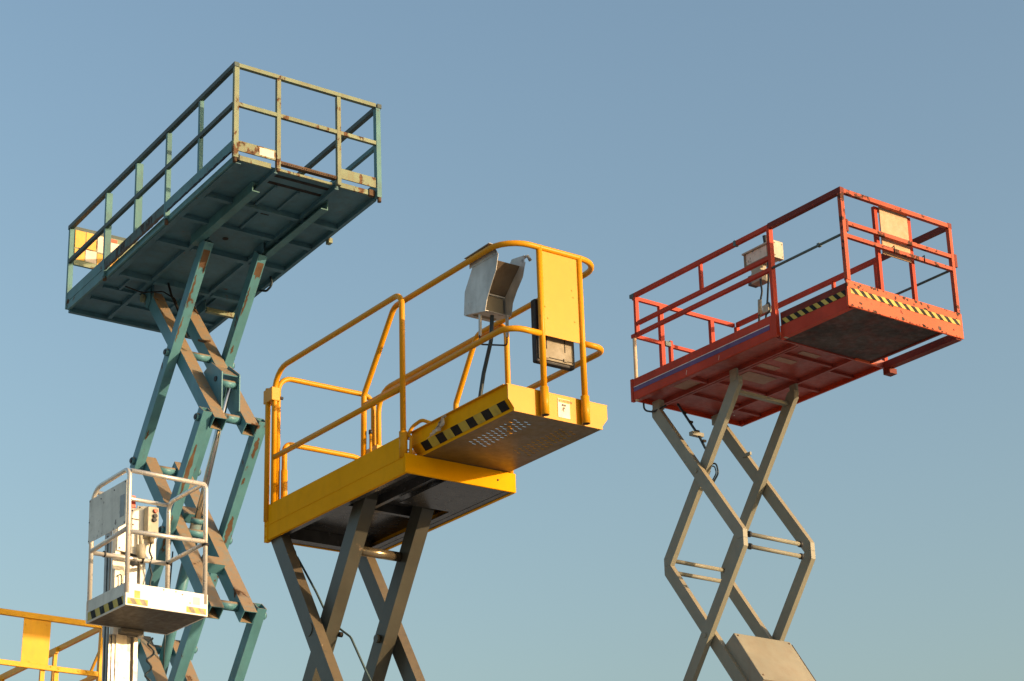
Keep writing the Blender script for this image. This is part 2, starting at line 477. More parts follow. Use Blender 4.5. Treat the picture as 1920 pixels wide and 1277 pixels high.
# ================================================================== TEAL LIFT
def teal_lift():
    t = Thing('scissor_lift', 'tall teal scissor lift with rusty rails and the highest platform', 'scissor lift',
              (-2.8145, 18.9519, 11.5453), [(-0.57211, 0.81973, -0.02695), (0.82002, 0.57231, -0.00475), (-0.01153, 0.02481, 0.99963)], (2.5, 0.88))
    L, W, H, m = 4.32, 1.772, 1.10, 0.62
    s = 0.045
    # posts along the near long side
    for i, u in enumerate((0.0, 0.81, 1.62, 2.42, 3.25, L)):
        wd = (0.05, 0.04, 0.05, 0.075, 0.07, 0.055)[i]
        lo = (-0.02, 0.19, -0.01, 0.19, -0.02, 0.0)[i]
        mt = TEAL_RUSTY if i in (0,) else TEAL
        p = t.box('post', mt, (u - 0.022, -0.005, lo), (u + 0.022, wd, H - 0.042))
        if i in (0, 2, 4):
            t.disc('post_foot', RUST, (u, 0.02, -0.07), 0.022, 0.05, axis=2, parent=p)
    # near long rails
    t.box('rail', TEAL_DIRTY, (-0.03, -0.012, H - 0.04), (L + 0.03, 0.04, H + 0.012), label='dirt-darkened top rail along the near long side')
    t.box('rail', TEAL_DIRTY, (0.024, -0.01, m - 0.025), (L - 0.024, 0.03, m + 0.025))
    # far long side
    t.box('rail', TEAL_DIRTY, (-0.03, W - 0.04, H - 0.04), (L + 0.03, W + 0.012, H + 0.01))
    t.box('rail', TEAL, (0.024, W - 0.03, m - 0.025), (L - 0.024, W + 0.01, m + 0.025))
    for u in (1.75, 2.45, 3.2, L):
        t.box('post', TEAL, (u - 0.022, W - 0.05, 0.0), (u + 0.022, W + 0.005, H - 0.042))
    # near short side: posts at 0.52, 1.25, far corner
    p = t.box('post', TEAL_RUSTY, (-0.02, 0.50, -0.02), (0.025, 0.545, H - 0.042))
    t.disc('post_foot', RUST, (0.0, 0.522, -0.05), 0.02, 0.03, axis=2, parent=p)
    p = t.box('post', TEAL_RUSTY, (-0.02, 1.23, -0.02), (0.025, 1.275, H - 0.042))
    p = t.box('post', TEAL, (-0.022, W - 0.055, -0.04), (0.04, W, H - 0.042))
    t.disc('post_foot', RUST, (0.0, W - 0.02, -0.09), 0.022, 0.05, axis=2, parent=p)
    t.box('rail', TEAL_RUSTY, (-0.025, 0.045, H - 0.036), (0.02, W - 0.056, H + 0.008), label='rusty top rail across the near end')
    for a, b in ((0.052, 0.499), (0.546, 1.229), (1.276, W - 0.057)):
        t.box('rail', TEAL_RUSTY, (-0.018, a, m - 0.022), (0.02, b, m + 0.022))
    # far short side
    t.box('rail', TEAL_DIRTY, (L - 0.02, 0.05, H - 0.04), (L + 0.02, W - 0.055, H + 0.005))
    t.box('rail', TEAL, (L - 0.02, 0.05, m - 0.022), (L + 0.02, W - 0.055, m + 0.022))
    # stickered board in the far end
    b = t.box('sign_board', TEAL_RUSTY, (L - 0.03, 0.055, m - 0.03), (L - 0.021, 0.95, H - 0.045), label='board covered with yellow and white stickers at the far end')
    for nm, mt, v0, v1, w0, w1 in (('yellow_sticker', STICK_YG, 0.06, 0.19, 0.82, 1.05), ('yellow_sticker', STICK_YG, 0.20, 0.33, 0.83, 1.05), ('yellow_sticker', STICK_YG, 0.06, 0.19, 0.66, 0.80),
                                   ('white_sticker', STICK_W, 0.20, 0.34, 0.66, 0.815), ('white_sticker', STICK_W, 0.35, 0.47, 0.82, 1.04), ('yellow_sticker', STICK_YG, 0.35, 0.46, 0.60, 0.80),
                                   ('white_sticker', STICK_W, 0.49, 0.63, 0.86, 0.99), ('red_sticker', STICK_R, 0.47, 0.60, 0.995, 1.04), ('yellow_sticker', STICK_YG, 0.49, 0.62, 0.66, 0.84)):
        t.box(nm, mt, (L - 0.035, v0, w0), (L - 0.0305, v1, w1), parent=b)
    # toe boards
    o = t.box('toe_board', TEAL, (0.03, -0.004, 0.062), (1.597, 0.012, 0.19))
    t.part('torn_rubber_edge', BLACK, lambda bm: [box(bm, (0.05 + i * 0.043, -0.008, 0.052 - random.uniform(0.0, 0.008)), (0.05 + (i + 1) * 0.043, 0.0, 0.066 + random.uniform(0, 0.016))) for i in range(35)], parent=o, kind='stuff')
    o = t.box('toe_board', TEAL_SCUFF, (1.645, -0.004, 0.05), (3.22, 0.012, 0.19), label='toe board covered with dark scuffs')
    t.box('toe_board', TEAL, (3.24, -0.004, 0.075), (L - 0.03, 0.012, 0.20))
    t.part('torn_rubber_edge', RUST, lambda bm: [box(bm, (1.65 + i * 0.045, -0.008, 0.036 - random.uniform(0.0, 0.008)), (1.65 + (i + 1) * 0.045, 0.0, 0.056 + random.uniform(0, 0.02))) for i in range(34)], parent=o, kind='stuff')
    o = t.box('toe_board', TEAL_RUSTY, (-0.008, 0.055, 0.07), (0.006, 0.497, 0.19), label='rusty toe board with a worn orange label')
    t.box('label_plate', STICK_W, (-0.012, 0.30, 0.085), (-0.0085, 0.47, 0.175), parent=o, label='sun bleached orange and white label')
    t.box('toe_board', TEAL_RUSTY, (-0.008, 1.278, 0.07), (0.006, W - 0.06, 0.19))
    t.box('toe_board', TEAL, (0.02, W - 0.01, 0.07), (3.2, W + 0.004, 0.19))
    # tread edge of the entrance gap
    o = t.box('tread_edge', RUST, (-0.005, 0.55, 0.05), (0.05, 1.225, 0.085), label='rusty perforated tread edge in the entrance gap')
    t.part('tread_hole', BLACK, lambda bm: [box(bm, (-0.008, 0.57 + i * 0.026, 0.058), (-0.0055, 0.583 + i * 0.026, 0.068)) for i in range(25)], parent=o, kind='stuff')
    # deck edge strips
    t.box('edge_strip', TEAL_RUSTY, (0.035, 0.09, -0.012), (0.055, 0.46, 0.045))
    t.box('edge_strip', TEAL_RUSTY, (0.035, 0.56, -0.012), (0.055, 1.19, 0.014))
    t.box('edge_strip', TEAL_RUSTY, (0.035, 1.29, -0.012), (0.055, 1.66, 0.045))
    t.box('end_block', RUST, (0.02, W - 0.13, -0.02), (0.06, W - 0.06, 0.05))
    t.box('end_block', BLACK, (0.02, 0.06, -0.02), (0.06, 0.088, 0.045))
    # floor and underside
    t.box('deck_plate', TEAL_UNDER, (0.056, 0.05, 0.005), (L - 0.02, W - 0.05, 0.02))
    t.box('side_channel', TEAL, (0.056, 0.03, -0.035), (1.60, 0.055, 0.03))
    t.box('side_channel', TEAL, (1.601, 0.026, -0.035), (3.22, 0.055, 0.05))
    t.box('side_channel', TEAL_UNDER, (0.056, 0.056, -0.045), (3.2, 0.12, -0.035))
    t.prism('side_channel', TEAL, [(3.23, 0.072), (L + 0.0, 0.072), (L + 0.0, 0.03), (L - 0.05, -0.03), (3.23, -0.045)], 'v', 0.0, 0.03)
    t.box('side_channel', TEAL_UNDER, (0.056, W - 0.06, -0.05), (L, W - 0.02, 0.04), label='rust-stained far edge channel')
    t.box('end_channel', TEAL_UNDER, (L - 0.05, 0.03, -0.05), (L, W - 0.061, 0.07))
    for v in (0.50, 1.235):
        t.box('long_beam', TEAL_UNDER, (0.056, v, -0.042), (L - 0.06, v + 0.045, 0.004))
    for v, f in ((0.43, 1), (1.335, -1)):
        c = t.part('slide_channel', TEAL, lambda bm, v=v, f=f: (box(bm, (0.40, v, -0.115), (1.86, v + 0.012, -0.0)), box(bm, (0.40, v + 0.013 if f > 0 else v - 0.075, -0.115), (1.86, v + 0.088 if f > 0 else v - 0.001, -0.103)),
                   box(bm, (0.40, v + 0.013 if f > 0 else v - 0.075, -0.012), (1.86, v + 0.088 if f > 0 else v - 0.001, -0.002))), label='steel slide channel guiding the scissor rollers')
    for u, wd, d in ((0.84, 0.06, 0.06), (1.42, 0.06, 0.05), (2.05, 0.07, 0.06), (3.02, 0.06, 0.07), (3.50, 0.04, 0.03), (3.85, 0.04, 0.03)):
        for a, b in ((0.122, 0.498), (0.547, 1.233), (1.282, W - 0.062)):
            t.box('cross_beam', TEAL_UNDER, (u, a, 0.004 - d), (u + wd, b, 0.0045))
    for u0, u1, v in ((0.36, 0.83, 0.68), (0.36, 0.83, 0.95), (0.91, 1.41, 0.80), (3.09, 3.49, 0.3), (3.09, 3.49, 1.4), (3.55, 3.84, 1.05)):
        t.box('stiffener', TEAL_UNDER, (u0, v, -0.022), (u1, v + 0.03, 0.0045))
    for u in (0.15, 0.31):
        t.box('slot_shade_strip', BLACK, (u, 0.56, 0.002), (u + 0.05, 1.22, 0.0045))  # flat black strips paint the dark inside of open slots
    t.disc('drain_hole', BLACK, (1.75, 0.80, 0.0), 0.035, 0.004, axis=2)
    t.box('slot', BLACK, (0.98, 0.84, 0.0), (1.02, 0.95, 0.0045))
    t.box('edge_bracket', TEAL_RUSTY, (1.10, W - 0.018, -0.09), (1.17, W + 0.03, -0.03))
    t.box('entry_step', TEAL_RUSTY, (3.35, W - 0.4, -0.12), (3.40, W + 0.02, -0.06))
    # scissors
    # stage pitch 2.083, pivots at u 1.73 / 3.33
    un, uf, z0, pitch = 1.715, 3.335, -0.13, 2.08
    vo = ((0.50, 0.605), (1.165, 1.27))
    vi = ((0.615, 0.765), (0.995, 1.145))
    nst = 5
    dep = 0.142
    for k in range(nst):
        za, zb = z0 - k * pitch, z0 - (k + 1) * pitch + 0.04
        zc = (za + zb) / 2
        um = (un + uf) / 2
        for j, (v0, v1) in enumerate(vo):
            ext = 0.10
            d = Vector((uf - un, zb - za)).normalized()
            p = (un - d.x * ext * (0.3 if k == 0 else 1), za - d.y * ext * (0.3 if k == 0 else 1))
            q = (uf + d.x * ext, zb + d.y * ext)
            vm = (v0 + v1) / 2
            a = t.bar('scissor_arm', TEAL_ARM, (p[0], vm, p[1]), (q[0], vm, q[1]), v1 - v0, dep, hollow=0.008)
            sgn = -1 if j == 0 else 1
            face = v0 if j == 0 else v1
            for (bu, bw) in ((um, zc), (uf, zb + 0.0)) + (((un, za),) if k else ()):
                b = t.disc('pivot_boss', TEAL_ARM, (bu, face, bw), 0.042, sgn * 0.035, axis=1, parent=a)
                t.disc('pivot_cap', RUBBER, (bu, face + sgn * 0.0352, bw), 0.028, sgn * 0.012, axis=1, parent=a)
            if k == 0:
                nrm = Vector((-abs(d.y), -abs(d.x)))
                def patch(bm, v0=v0, v1=v1, j=j, d=d, nrm=nrm):
                    L0 = (0.06, 0.06)[j]
                    L1 = (0.34, 0.30)[j]
                    n = 9
                    lo = [(v0 + 0.012 + (v1 - v0 - 0.024) * i / (n - 1), L1 - random.uniform(0, 0.10)) for i in range(n)]
                    for i in range(n - 1):
                        c = []
                        for vv, tt in ((lo[i][0], L0), (lo[i + 1][0], L0), (lo[i + 1][0], lo[i + 1][1]), (lo[i][0], lo[i][1])):
                            q_ = Vector((un, za)) + d * tt + nrm * (dep / 2 + 0.001)
                            c.append(bm.verts.new(P((q_.x, vv, q_.y))))
                        bm.faces.new(c)
                t.part('rust_patch', RUST, patch, parent=a, label='bare rusty patch at the head of the arm')
        for (kk, j, t0, t1, f0, f1) in ((0, 0, 0.36, 0.75, 0.0, 0.35), (0, 0, 0.85, 1.15, 0.0, 0.25), (0, 1, 0.36, 0.7, 0.0, 0.3), (0, 1, 1.05, 1.15, 0.2, 0.5), (1, 0, 0.28, 0.85, 0.05, 0.6), (1, 0, 1.1, 1.5, 0.0, 0.4),
                                        (1, 1, 0.08, 0.32, 0.2, 0.8), (1, 1, 0.55, 0.63, 0.1, 0.5), (1, 1, 1.0, 1.32, 0.1, 0.75), (2, 1, 0.75, 0.82, 0.0, 0.35), (0, 0, 2.2, 2.32, 0.1, 0.4)):
            if kk != k:
                continue
            v0, v1 = vo[j]
            d = Vector((uf - un, zb - za)).normalized()
            nrm = Vector((-abs(d.y), -abs(d.x)))
            def strip(bm, v0=v0, v1=v1, d=d, nrm=nrm, t0=t0, t1=t1, f0=f0, f1=f1, za=za):
                n = 12
                rows = []
                for i in range(n + 1):
                    x = i / n
                    env = math.sin(math.pi * min(max(x, 0.04), 0.96)) ** 0.6
                    c, h = (f0 + f1) / 2 + random.uniform(-0.07, 0.07), (f1 - f0) / 2 * env * random.uniform(0.55, 1.0)
                    q_ = Vector((un, za)) + d * (t0 + (t1 - t0) * x) + nrm * (dep / 2 + 0.001)
                    rows.append([bm.verts.new(P((q_.x, v0 + (v1 - v0) * min(max(f, 0.01), 0.99), q_.y))) for f in (c - h, c + h)])
                for a_, b_ in zip(rows, rows[1:]):
                    bm.faces.new((a_[0], a_[1], b_[1], b_[0]))
            t.part('rust_streak', RUST, strip)
        for j, (v0, v1) in enumerate(vi):
            ext = 0.14
            d = Vector((un - uf, zb - za)).normalized()
            p = (uf - d.x * ext * (0.3 if k == 0 else 0.7), za - d.y * ext * (0.3 if k == 0 else 0.7))
            q = (un + d.x * ext, zb + d.y * ext)
            vm = (v0 + v1) / 2
            t.bar('scissor_arm', TEAL_ARM, (p[0], vm, p[1]), (q[0], vm, q[1]), v1 - v0, dep * 1.05, hollow=0.008)
        t.tube('cross_tube', TEAL_ARM, [(un + 0.02, 0.766, zb + 0.02), (un + 0.02, 0.994, zb + 0.02)], 0.05, 16)
        t.tube('cross_tube', TEAL_ARM, [(um - 0.03, 0.766, zc + 0.01), (um - 0.03, 0.994, zc + 0.01)], 0.045, 16)
        if k:
            t.tube('cross_tube', TEAL_ARM, [(uf - 0.02, 0.766, za - 0.02), (uf - 0.02, 0.994, za - 0.02)], 0.05, 16)
    # box cross beams between inner arms of the second stage
    t.bar('brace', TEAL_ARM, (2.66, 0.7655, -2.96), (2.66, 0.9945, -2.96), 0.14, 0.12, side=(-0.61, 0, -0.79))
    t.bar('brace', TEAL_ARM, (2.11, 0.7655, -3.68), (2.11, 0.9945, -3.68), 0.14, 0.12, side=(-0.61, 0, -0.79))
    # ram bracket on the first stage inner arms
    br = [(2.17, -1.47), (1.98, -1.42), (1.72, -1.62), (1.72, -2.05), (1.80, -2.03)]
    for v0, v1 in ((0.768, 0.780), (0.980, 0.992)):
        t.prism('ram_bracket', TEAL_ARM, br, 'v', v0, v1)
    t.bar('ram_bracket_top', TEAL_ARM, (2.0, 0.88, -1.452), (1.74, 0.88, -1.64), 0.222, 0.012)
    t.tube('ram_pin', TEAL_ARM, [(1.80, 0.7805, -1.72), (1.80, 0.9795, -1.72)], 0.042, 16)
    t.disc('pivot_cap', RUBBER, (1.86, 0.7675, -1.66), 0.03, -0.012)
    rod = t.tube('ram_rod', CHROME, [(1.78, 0.88, -1.77), (2.50, 0.88, -3.10)], 0.036, 20)
    t.tube('ram_barrel', TEAL_ARM, [(2.48, 0.88, -3.06), (3.52, 0.88, -4.99)], 0.062, 20)
    t.tube('ram_collar', TEAL_ARM, [(2.475, 0.88, -3.05), (2.50, 0.88, -3.10)], 0.07, 20)
    t.tube('cable', CABLE, [(2.95, 0.82, -3.3), (2.98, 0.8, -3.8), (3.02, 0.79, -4.2), (3.05, 0.79, -4.6)], 0.009, 6)
    # cables running down from the deck
    t.tube('cable', BLACK, [(3.0, 0.70, -0.05), (2.95, 0.72, -0.22), (2.75, 0.735, -0.53), (2.6, 0.73, -0.80), (2.52, 0.72, -0.92)], 0.013, 8, fil=0.1)
    t.tube('cable', BLACK, [(3.3, 0.30, -0.06), (3.28, 0.5, -0.10), (3.1, 0.68, -0.12), (2.9, 0.74, -0.28), (2.66, 0.745, -0.68)], 0.008, 8, fil=0.1)
    t.part('chain_bundle', RUST, lambda bm: [tube(bm, [(2.30 - 0.02 * i, 0.76 + 0.012 * i, -1.03 - 0.012 * i), (2.25 - 0.02 * i, 0.80 + 0.02 * i, -1.06)], 0.014, 6) for i in range(4)])
    t.tube('hose_loop', CABLE, [(2.3, 1.66, -0.04), (2.25, 1.66, -0.16), (2.36, 1.64, -0.2), (2.46, 1.60, -0.16)], 0.014, 8, fil=0.06)
    # small brackets/ wheels under the far end
    t.disc('roller', TEAL_RUSTY, (3.42, 0.56, -0.1), 0.05, 0.04)
    for v in (0.53, 1.20):
        t.box('pivot_lug', TEAL_UNDER, (un - 0.1, v, -0.12), (un + 0.12, v + 0.012, 0.004))
        t.box('pivot_lug', TEAL_UNDER, (uf - 0.1, v + 0.09, -0.16), (uf + 0.12, v + 0.102, 0.004))
    t.prism('pivot_lug', TEAL_ARM, [(uf - 0.06, -0.02), (uf + 0.08, -0.03), (uf + 0.08, -0.2), (uf + 0.0, -0.26), (uf - 0.07, -0.16)], 'v', 0.600, 0.612)
    chassis(t, TEAL_ARM, 0.9, 4.1, 0.1, 1.66, z0 - nst * pitch - 0.02)

# ================================================================== YELLOW LIFT
def yellow_lift():
    t = Thing('scissor_lift', 'yellow scissor lift with rounded tube rails and black and yellow tape on its extension deck', 'scissor lift',
              (-0.0448, 12.7205, 6.336), [(-0.59225, 0.80569, 0.00976), (0.80572, 0.59227, 0.00606), (0.0009, -0.01145, 0.99993)], (2.2, 0.36))
    R = 0.021
    W = 0.83
    v0, v1 = -0.105, 0.84
    # --- main body
    t.box('side_panel', YEL_BODY, (1.095, v0, -0.15), (3.0, v0 + 0.025, 0.13), bev=0.003)
    t.box('side_panel_rib', YEL_BODY, (1.095, v0 - 0.003, -0.035), (3.0, v0 - 0.0005, -0.03))
    t.box('corner_plate', YEL_BODY, (3.001, v0 - 0.006, -0.16), (3.05, v0 + 0.03, 0.13), bev=0.002)
    t.box('side_panel', YEL_BODY, (1.095, v1 - 0.025, -0.15), (3.0, v1, -0.015))
    t.box('side_panel', YEL_BODY, (1.7, v1 - 0.024, -0.014), (3.0, v1 - 0.001, 0.13))
    t.box('front_panel', YEL_BODY, (1.075, v0 + 0.001, -0.15), (1.094, v1 - 0.001, -0.008), bev=0.003)
    t.box('back_panel', YEL_BODY, (3.001, v0 + 0.031, -0.15), (3.02, v1, 0.10))
    for vv in (0.02, 0.16, 0.68):
        t.disc('bolt', YEL_BODY if vv < 0.5 else BLACK, (1.0745, vv, -0.08), 0.008, -0.003, axis=0, seg=8)
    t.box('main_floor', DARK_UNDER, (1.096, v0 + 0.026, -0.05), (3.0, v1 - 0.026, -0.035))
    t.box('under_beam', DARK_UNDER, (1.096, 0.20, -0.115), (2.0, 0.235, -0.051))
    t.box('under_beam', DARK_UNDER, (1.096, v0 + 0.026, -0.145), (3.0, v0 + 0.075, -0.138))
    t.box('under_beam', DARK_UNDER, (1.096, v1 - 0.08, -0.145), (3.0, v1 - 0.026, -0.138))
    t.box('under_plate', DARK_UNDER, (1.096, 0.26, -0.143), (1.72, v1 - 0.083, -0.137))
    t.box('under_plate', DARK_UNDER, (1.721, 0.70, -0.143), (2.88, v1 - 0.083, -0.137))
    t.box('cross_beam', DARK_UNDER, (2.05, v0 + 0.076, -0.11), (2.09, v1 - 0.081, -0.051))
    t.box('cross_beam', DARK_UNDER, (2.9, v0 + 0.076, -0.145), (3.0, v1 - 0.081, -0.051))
    for j, x in enumerate((2.99, 2.985, 2.99)):
        t.disc('bolt', YEL_BODY, (3.03, v0 - 0.007, (-0.12, -0.03, 0.06)[j]), 0.008, -0.006, axis=1, seg=8)
    # --- extension deck: toe plates and slotted floor
    prof = [(0.0, 0.17), (0.0, 0.072), (0.045, 0.016), (0.045, -0.008), (W - 0.045, -0.008), (W - 0.045, 0.016), (W, 0.072), (W, 0.17)]
    t.prism('front_toe_plate', YEL, prof, 'u', -0.012, -0.003)
    t.box('toe_plate_lip', YEL, (-0.012, -0.008, 0.1705), (0.012, W + 0.004, 0.176))
    side = t.prism('side_toe_plate', YEL_BODY, [(0.0, 0.17), (0.006, 0.17), (0.006, 0.074), (0.049, 0.02), (0.049, -0.0035), (0.045, -0.0035), (0.045, 0.016), (0.0, 0.072)], 'u', -0.002, 1.15)
    t.box('toe_plate_lip', YEL, (0.013, -0.02, 0.1705), (1.15, 0.008, 0.176))
    t.prism('side_toe_plate', YEL_BODY, [(W, 0.17), (W - 0.006, 0.17), (W - 0.006, 0.074), (W - 0.049, 0.02), (W - 0.049, -0.0035), (W - 0.045, -0.0035), (W - 0.045, 0.016), (W, 0.072)], 'u', -0.002, 1.07)
    # black and yellow blocks on the side toe plate, 6 dark
    def tape(bm):
        n = 6
        d = 1.10 / (2 * n)
        for i in range(2 * n - 1):
            a, b = 0.03 + i * d, 0.03 + (i + 1) * d
            vs = [bm.verts.new(P(x)) for x in ((a, 0.0415, 0.0165), (b, 0.0415, 0.0165), (b, -0.0018, 0.0705), (a, -0.0018, 0.0705))]
            bm.faces.new(vs).material_index = i % 2
    t.part('hazard_tape', None, tape, mats=[BLACK, STICK_Y], parent=side, recalc=False)
    # floor with real slots
    def floor(bm):
        us, vs = [0.0, 1.09], [0.046, W - 0.046]
        holes = []
        for v_lo, nr in ((0.15, 4), (0.53, 4)):
            for r in range(nr):
                for i in range(11):
                    u = 0.14 + i * 0.052 + (r % 2) * 0.026
                    holes.append((u, u + 0.013, v_lo + r * 0.044, v_lo + r * 0.044 + 0.034))
        for h in holes:
            us += [h[0], h[1]]
            vs += [h[2], h[3]]
        us = sorted(set(round(x, 5) for x in us))
        vs = sorted(set(round(x, 5) for x in vs))
        g = {}
        def vert(i, j):
            if (i, j) not in g:
                g[i, j] = bm.verts.new(P((us[i], vs[j], -0.004)))
            return g[i, j]
        for i in range(len(us) - 1):
            for j in range(len(vs) - 1):
                cu, cv = (us[i] + us[i + 1]) / 2, (vs[j] + vs[j + 1]) / 2
                if any(h[0] < cu < h[1] and h[2] < cv < h[3] for h in holes):
                    continue
                bm.faces.new((vert(i, j), vert(i + 1, j), vert(i + 1, j + 1), vert(i, j + 1)))
    fl = t.part('slotted_floor', YEL_UNDER, floor)
    md = fl.modifiers.new('thickness', 'SOLIDIFY')
    md.thickness = 0.003
    # caution label
    cl = t.box('caution_label', STICK_W, (-0.0155, 0.408, 0.015), (-0.0125, 0.508, 0.150))
    t.box('label_header', STICK_YG, (-0.0165, 0.412, 0.122), (-0.0158, 0.504, 0.146), parent=cl)
    def pict(bm):
        box(bm, (-0.0172, 0.44, 0.098), (-0.0165, 0.455, 0.112))
        box(bm, (-0.0172, 0.459, 0.098), (-0.0165, 0.474, 0.112))
        for a, b in (((0.460, 0.094), (0.452, 0.076)), ((0.452, 0.076), (0.440, 0.066)), ((0.452, 0.076), (0.456, 0.058)), ((0.456, 0.086), (0.468, 0.080)), ((0.456, 0.088), (0.444, 0.082))):
            bar(bm, (-0.0168, a[0], a[1]), (-0.0168, b[0], b[1]), 0.001, 0.005, side=(1, 0, 0))
    t.part('label_pictogram', INK, pict, parent=cl)
    tx = bpy.data.curves.new('label_text', 'FONT')
    tx.body = 'CAUTION'
    tx.size = 0.021
    tx.extrude = 0.0003
    tmp = bpy.data.objects.new('label_text', tx)
    C.objects.link(tmp)
    dg = bpy.context.evaluated_depsgraph_get()
    tm = bpy.data.meshes.new_from_object(tmp.evaluated_get(dg))
    bpy.data.objects.remove(tmp)
    bpy.data.curves.remove(tx)
    tm.materials.clear()
    tm.materials.append(INK)
    to = bpy.data.objects.new('label_text', tm)
    C.objects.link(to)
    to.parent = cl
    to.location = Vector((0.432, -0.0172, 0.127)) - t.off
    to.rotation_euler = (math.pi / 2, 0, 0)
    def tri(bm):
        prism(bm, [(0.415, 0.127), (0.428, 0.127), (0.4215, 0.141)], 'u', -0.0172, -0.0165)
    t.part('label_triangle', INK, tri, parent=cl)
    # --- extension rails (plane v=0.0 and v=W)
    hz, mz = 1.212, 0.575
    t.tube('top_rail', YEL, [(1.79, 0.0, 0.10), (1.78, 0.0, 0.66), (1.36, 0.0, hz), (-0.045, 0.0, hz), (-0.045, W, hz), (1.50, W, hz), (1.80, W, 0.75), (1.80, W, 0.1)], R, 14, fil=[0.08, 0.1, 0.2, 0.2, 0.1, 0.06])
    t.tube('mid_rail', YEL, [(1.76, 0.0, mz), (-0.045, 0.0, mz), (-0.045, 0.262, mz)], R, 14, fil=0.2)
    t.tube('mid_rail', YEL, [(-0.045, 0.62, mz), (-0.045, W, mz), (1.78, W, mz)], R, 14, fil=[0.13])
    for v in (0.275, 0.617):
        t.tube('post', YEL, [(-0.045, v, -0.005), (-0.045, v, 0.19)], 0.03, 14, label='thick sleeve of the front post')
        t.tube('post', YEL, [(-0.045, v, 0.19), (-0.045, v, hz)], 0.0215, 14)
        t.disc('post_opening', BLACK, (-0.045, v, -0.006), 0.022, -0.001, axis=2)
    t.box('front_panel', YEL, (-0.047, 0.297, 0.570), (-0.040, 0.596, hz - 0.018), label='plain yellow sheet between the two front posts')
    for v, z in ((0.33, 0.70), (0.31, 0.78), (0.56, 0.72), (0.555, 0.90), (0.545, 0.95)):
        t.disc('rivet', YEL, (-0.0475, v, z), 0.006, -0.003, axis=0, seg=8)
    # document box behind the panel
    db = t.box('document_box', RUBBER, (0.02, 0.272, 0.40), (0.075, 0.60, 0.86), bev=0.012)
    t.box('box_lid', KHAKI, (0.008, 0.285, 0.42), (0.0195, 0.575, 0.62), parent=db, bev=0.003)
    t.box('lid_slot', BLACK, (0.0065, 0.345, 0.50), (0.0078, 0.352, 0.61), parent=db)
    t.box('lid_slot', BLACK, (0.0065, 0.50, 0.50), (0.0078, 0.507, 0.61), parent=db)
    t.box('lid_seam', BLACK, (0.0065, 0.29, 0.435), (0.0078, 0.57, 0.441), parent=db)
    for v in (0.335, 0.49):
        t.box('latch', KHAKI, (0.0, v, 0.43), (0.0063, v + 0.025, 0.452), parent=db)
    # --- main rails (plane v=-0.105 and v=0.84+)
    vl, vr = -0.13, 0.865
    t.tube('top_rail', YEL, [(2.95, vl + 0.04, 0.12), (2.95, vl + 0.04, 1.215), (1.12, vl + 0.04, 1.215), (1.12, vl + 0.04, 0.05)], R, 14, fil=[0.18, 0.09])
    t.tube('mid_rail', YEL, [(2.93, vl + 0.04, 0.50), (1.12, vl + 0.04, 0.49)], R, 14)
    t.tube('post_sleeve', YEL, [(1.12, vl + 0.04, -0.03), (1.12, vl + 0.04, 0.16)], 0.03, 14)
    t.tube('post', YEL, [(3.02, vl + 0.02, 0.0), (3.02, vl + 0.02, 1.08)], R, 14)
    t.box('clamp', YEL, (2.925, vl, 0.96), (3.06, vl + 0.075, 1.07), bev=0.004)
    t.disc('clamp_knob', RUBBER, (2.96, vl + 0.077, 1.0), 0.013, 0.04, axis=1)
    t.tube('top_rail', YEL, [(2.95, vr, 0.12), (2.95, vr, 1.215), (1.17, vr, 1.215), (1.17, vr, -0.12)], R, 14, fil=[0.18, 0.12])
    t.tube('mid_rail', YEL, [(2.93, vr, 0.56), (1.17, vr, 0.55)], R, 14)
    t.box('clamp', YEL, (2.9, vr - 0.05, 0.64), (3.06, vr + 0.03, 0.75), bev=0.004)
    # back rails
    t.tube('end_rail', YEL, [(3.02, -0.02, 0.12), (3.02, -0.02, 1.2), (3.02, 0.86, 1.2), (3.02, 0.86, 0.12)], R, 14, fil=[0.12, 0.1], label='upper hoop across the far end')
    t.tube('end_rail', YEL, [(2.98, 0.02, 0.12), (2.98, 0.02, 0.64), (2.98, 0.78, 0.64), (2.98, 0.78, 0.12)], R, 14, fil=[0.06, 0.14], label='lower hoop across the far end')
    t.tube('end_post_sleeve', YEL, [(2.98, 0.02, 0.10), (2.98, 0.02, 0.42)], 0.026, 14)
    k = t.disc('gate_knob', RUBBER, (1.74, 0.03, 0.35), 0.014, 0.03, axis=2)
    t.tube('gate_pin', YEL, [(1.74, 0.03, 0.16), (1.74, 0.03, 0.35)], 0.01, 10)
    t.tube('hose_loop', YEL, [(1.12, -0.06, 0.12), (1.10, -0.03, 0.20), (1.02, 0.0, 0.235), (0.9, 0.03, 0.17)], 0.013, 8, fil=0.06, label='yellow hose looped at the sliding deck joint')
    t.tube('hose_loop', YEL, [(1.12, -0.07, -0.02), (1.085, -0.055, -0.02), (1.08, -0.05, 0.12), (1.12, -0.06, 0.14)], 0.012, 8, fil=0.03)
    for z in (0.03, 0.11):
        t.tube('hose_band', YEL, [(1.12, -0.125, z), (1.12, -0.04, z + 0.004)], 0.006, 6)
    # --- control box in its sheet guard, hung on the near rail
    gl = [(0.40, 1.17), (0.09, 1.16), (0.12, 1.05), (0.19, 0.95), (0.235, 0.875), (0.262, 0.795), (0.515, 0.852), (0.50, 1.02)]
    g = t.prism('control_box_guard', GALV, gl, 'v', 0.028, 0.031, label='bent galvanised sheet guard hooked over the rail')
    t.prism('guard_side', GALV, [(0.42, 1.17), (0.09, 1.15), (0.125, 1.05), (0.20, 0.97), (0.25, 0.90), (0.27, 0.815), (0.515, 0.852), (0.50, 1.02)], 'v', 0.255, 0.258, parent=g)
    t.bar('guard_back', GALV, (0.41, 0.143, 1.17), (0.51, 0.143, 0.86), 0.22, 0.003, parent=g)
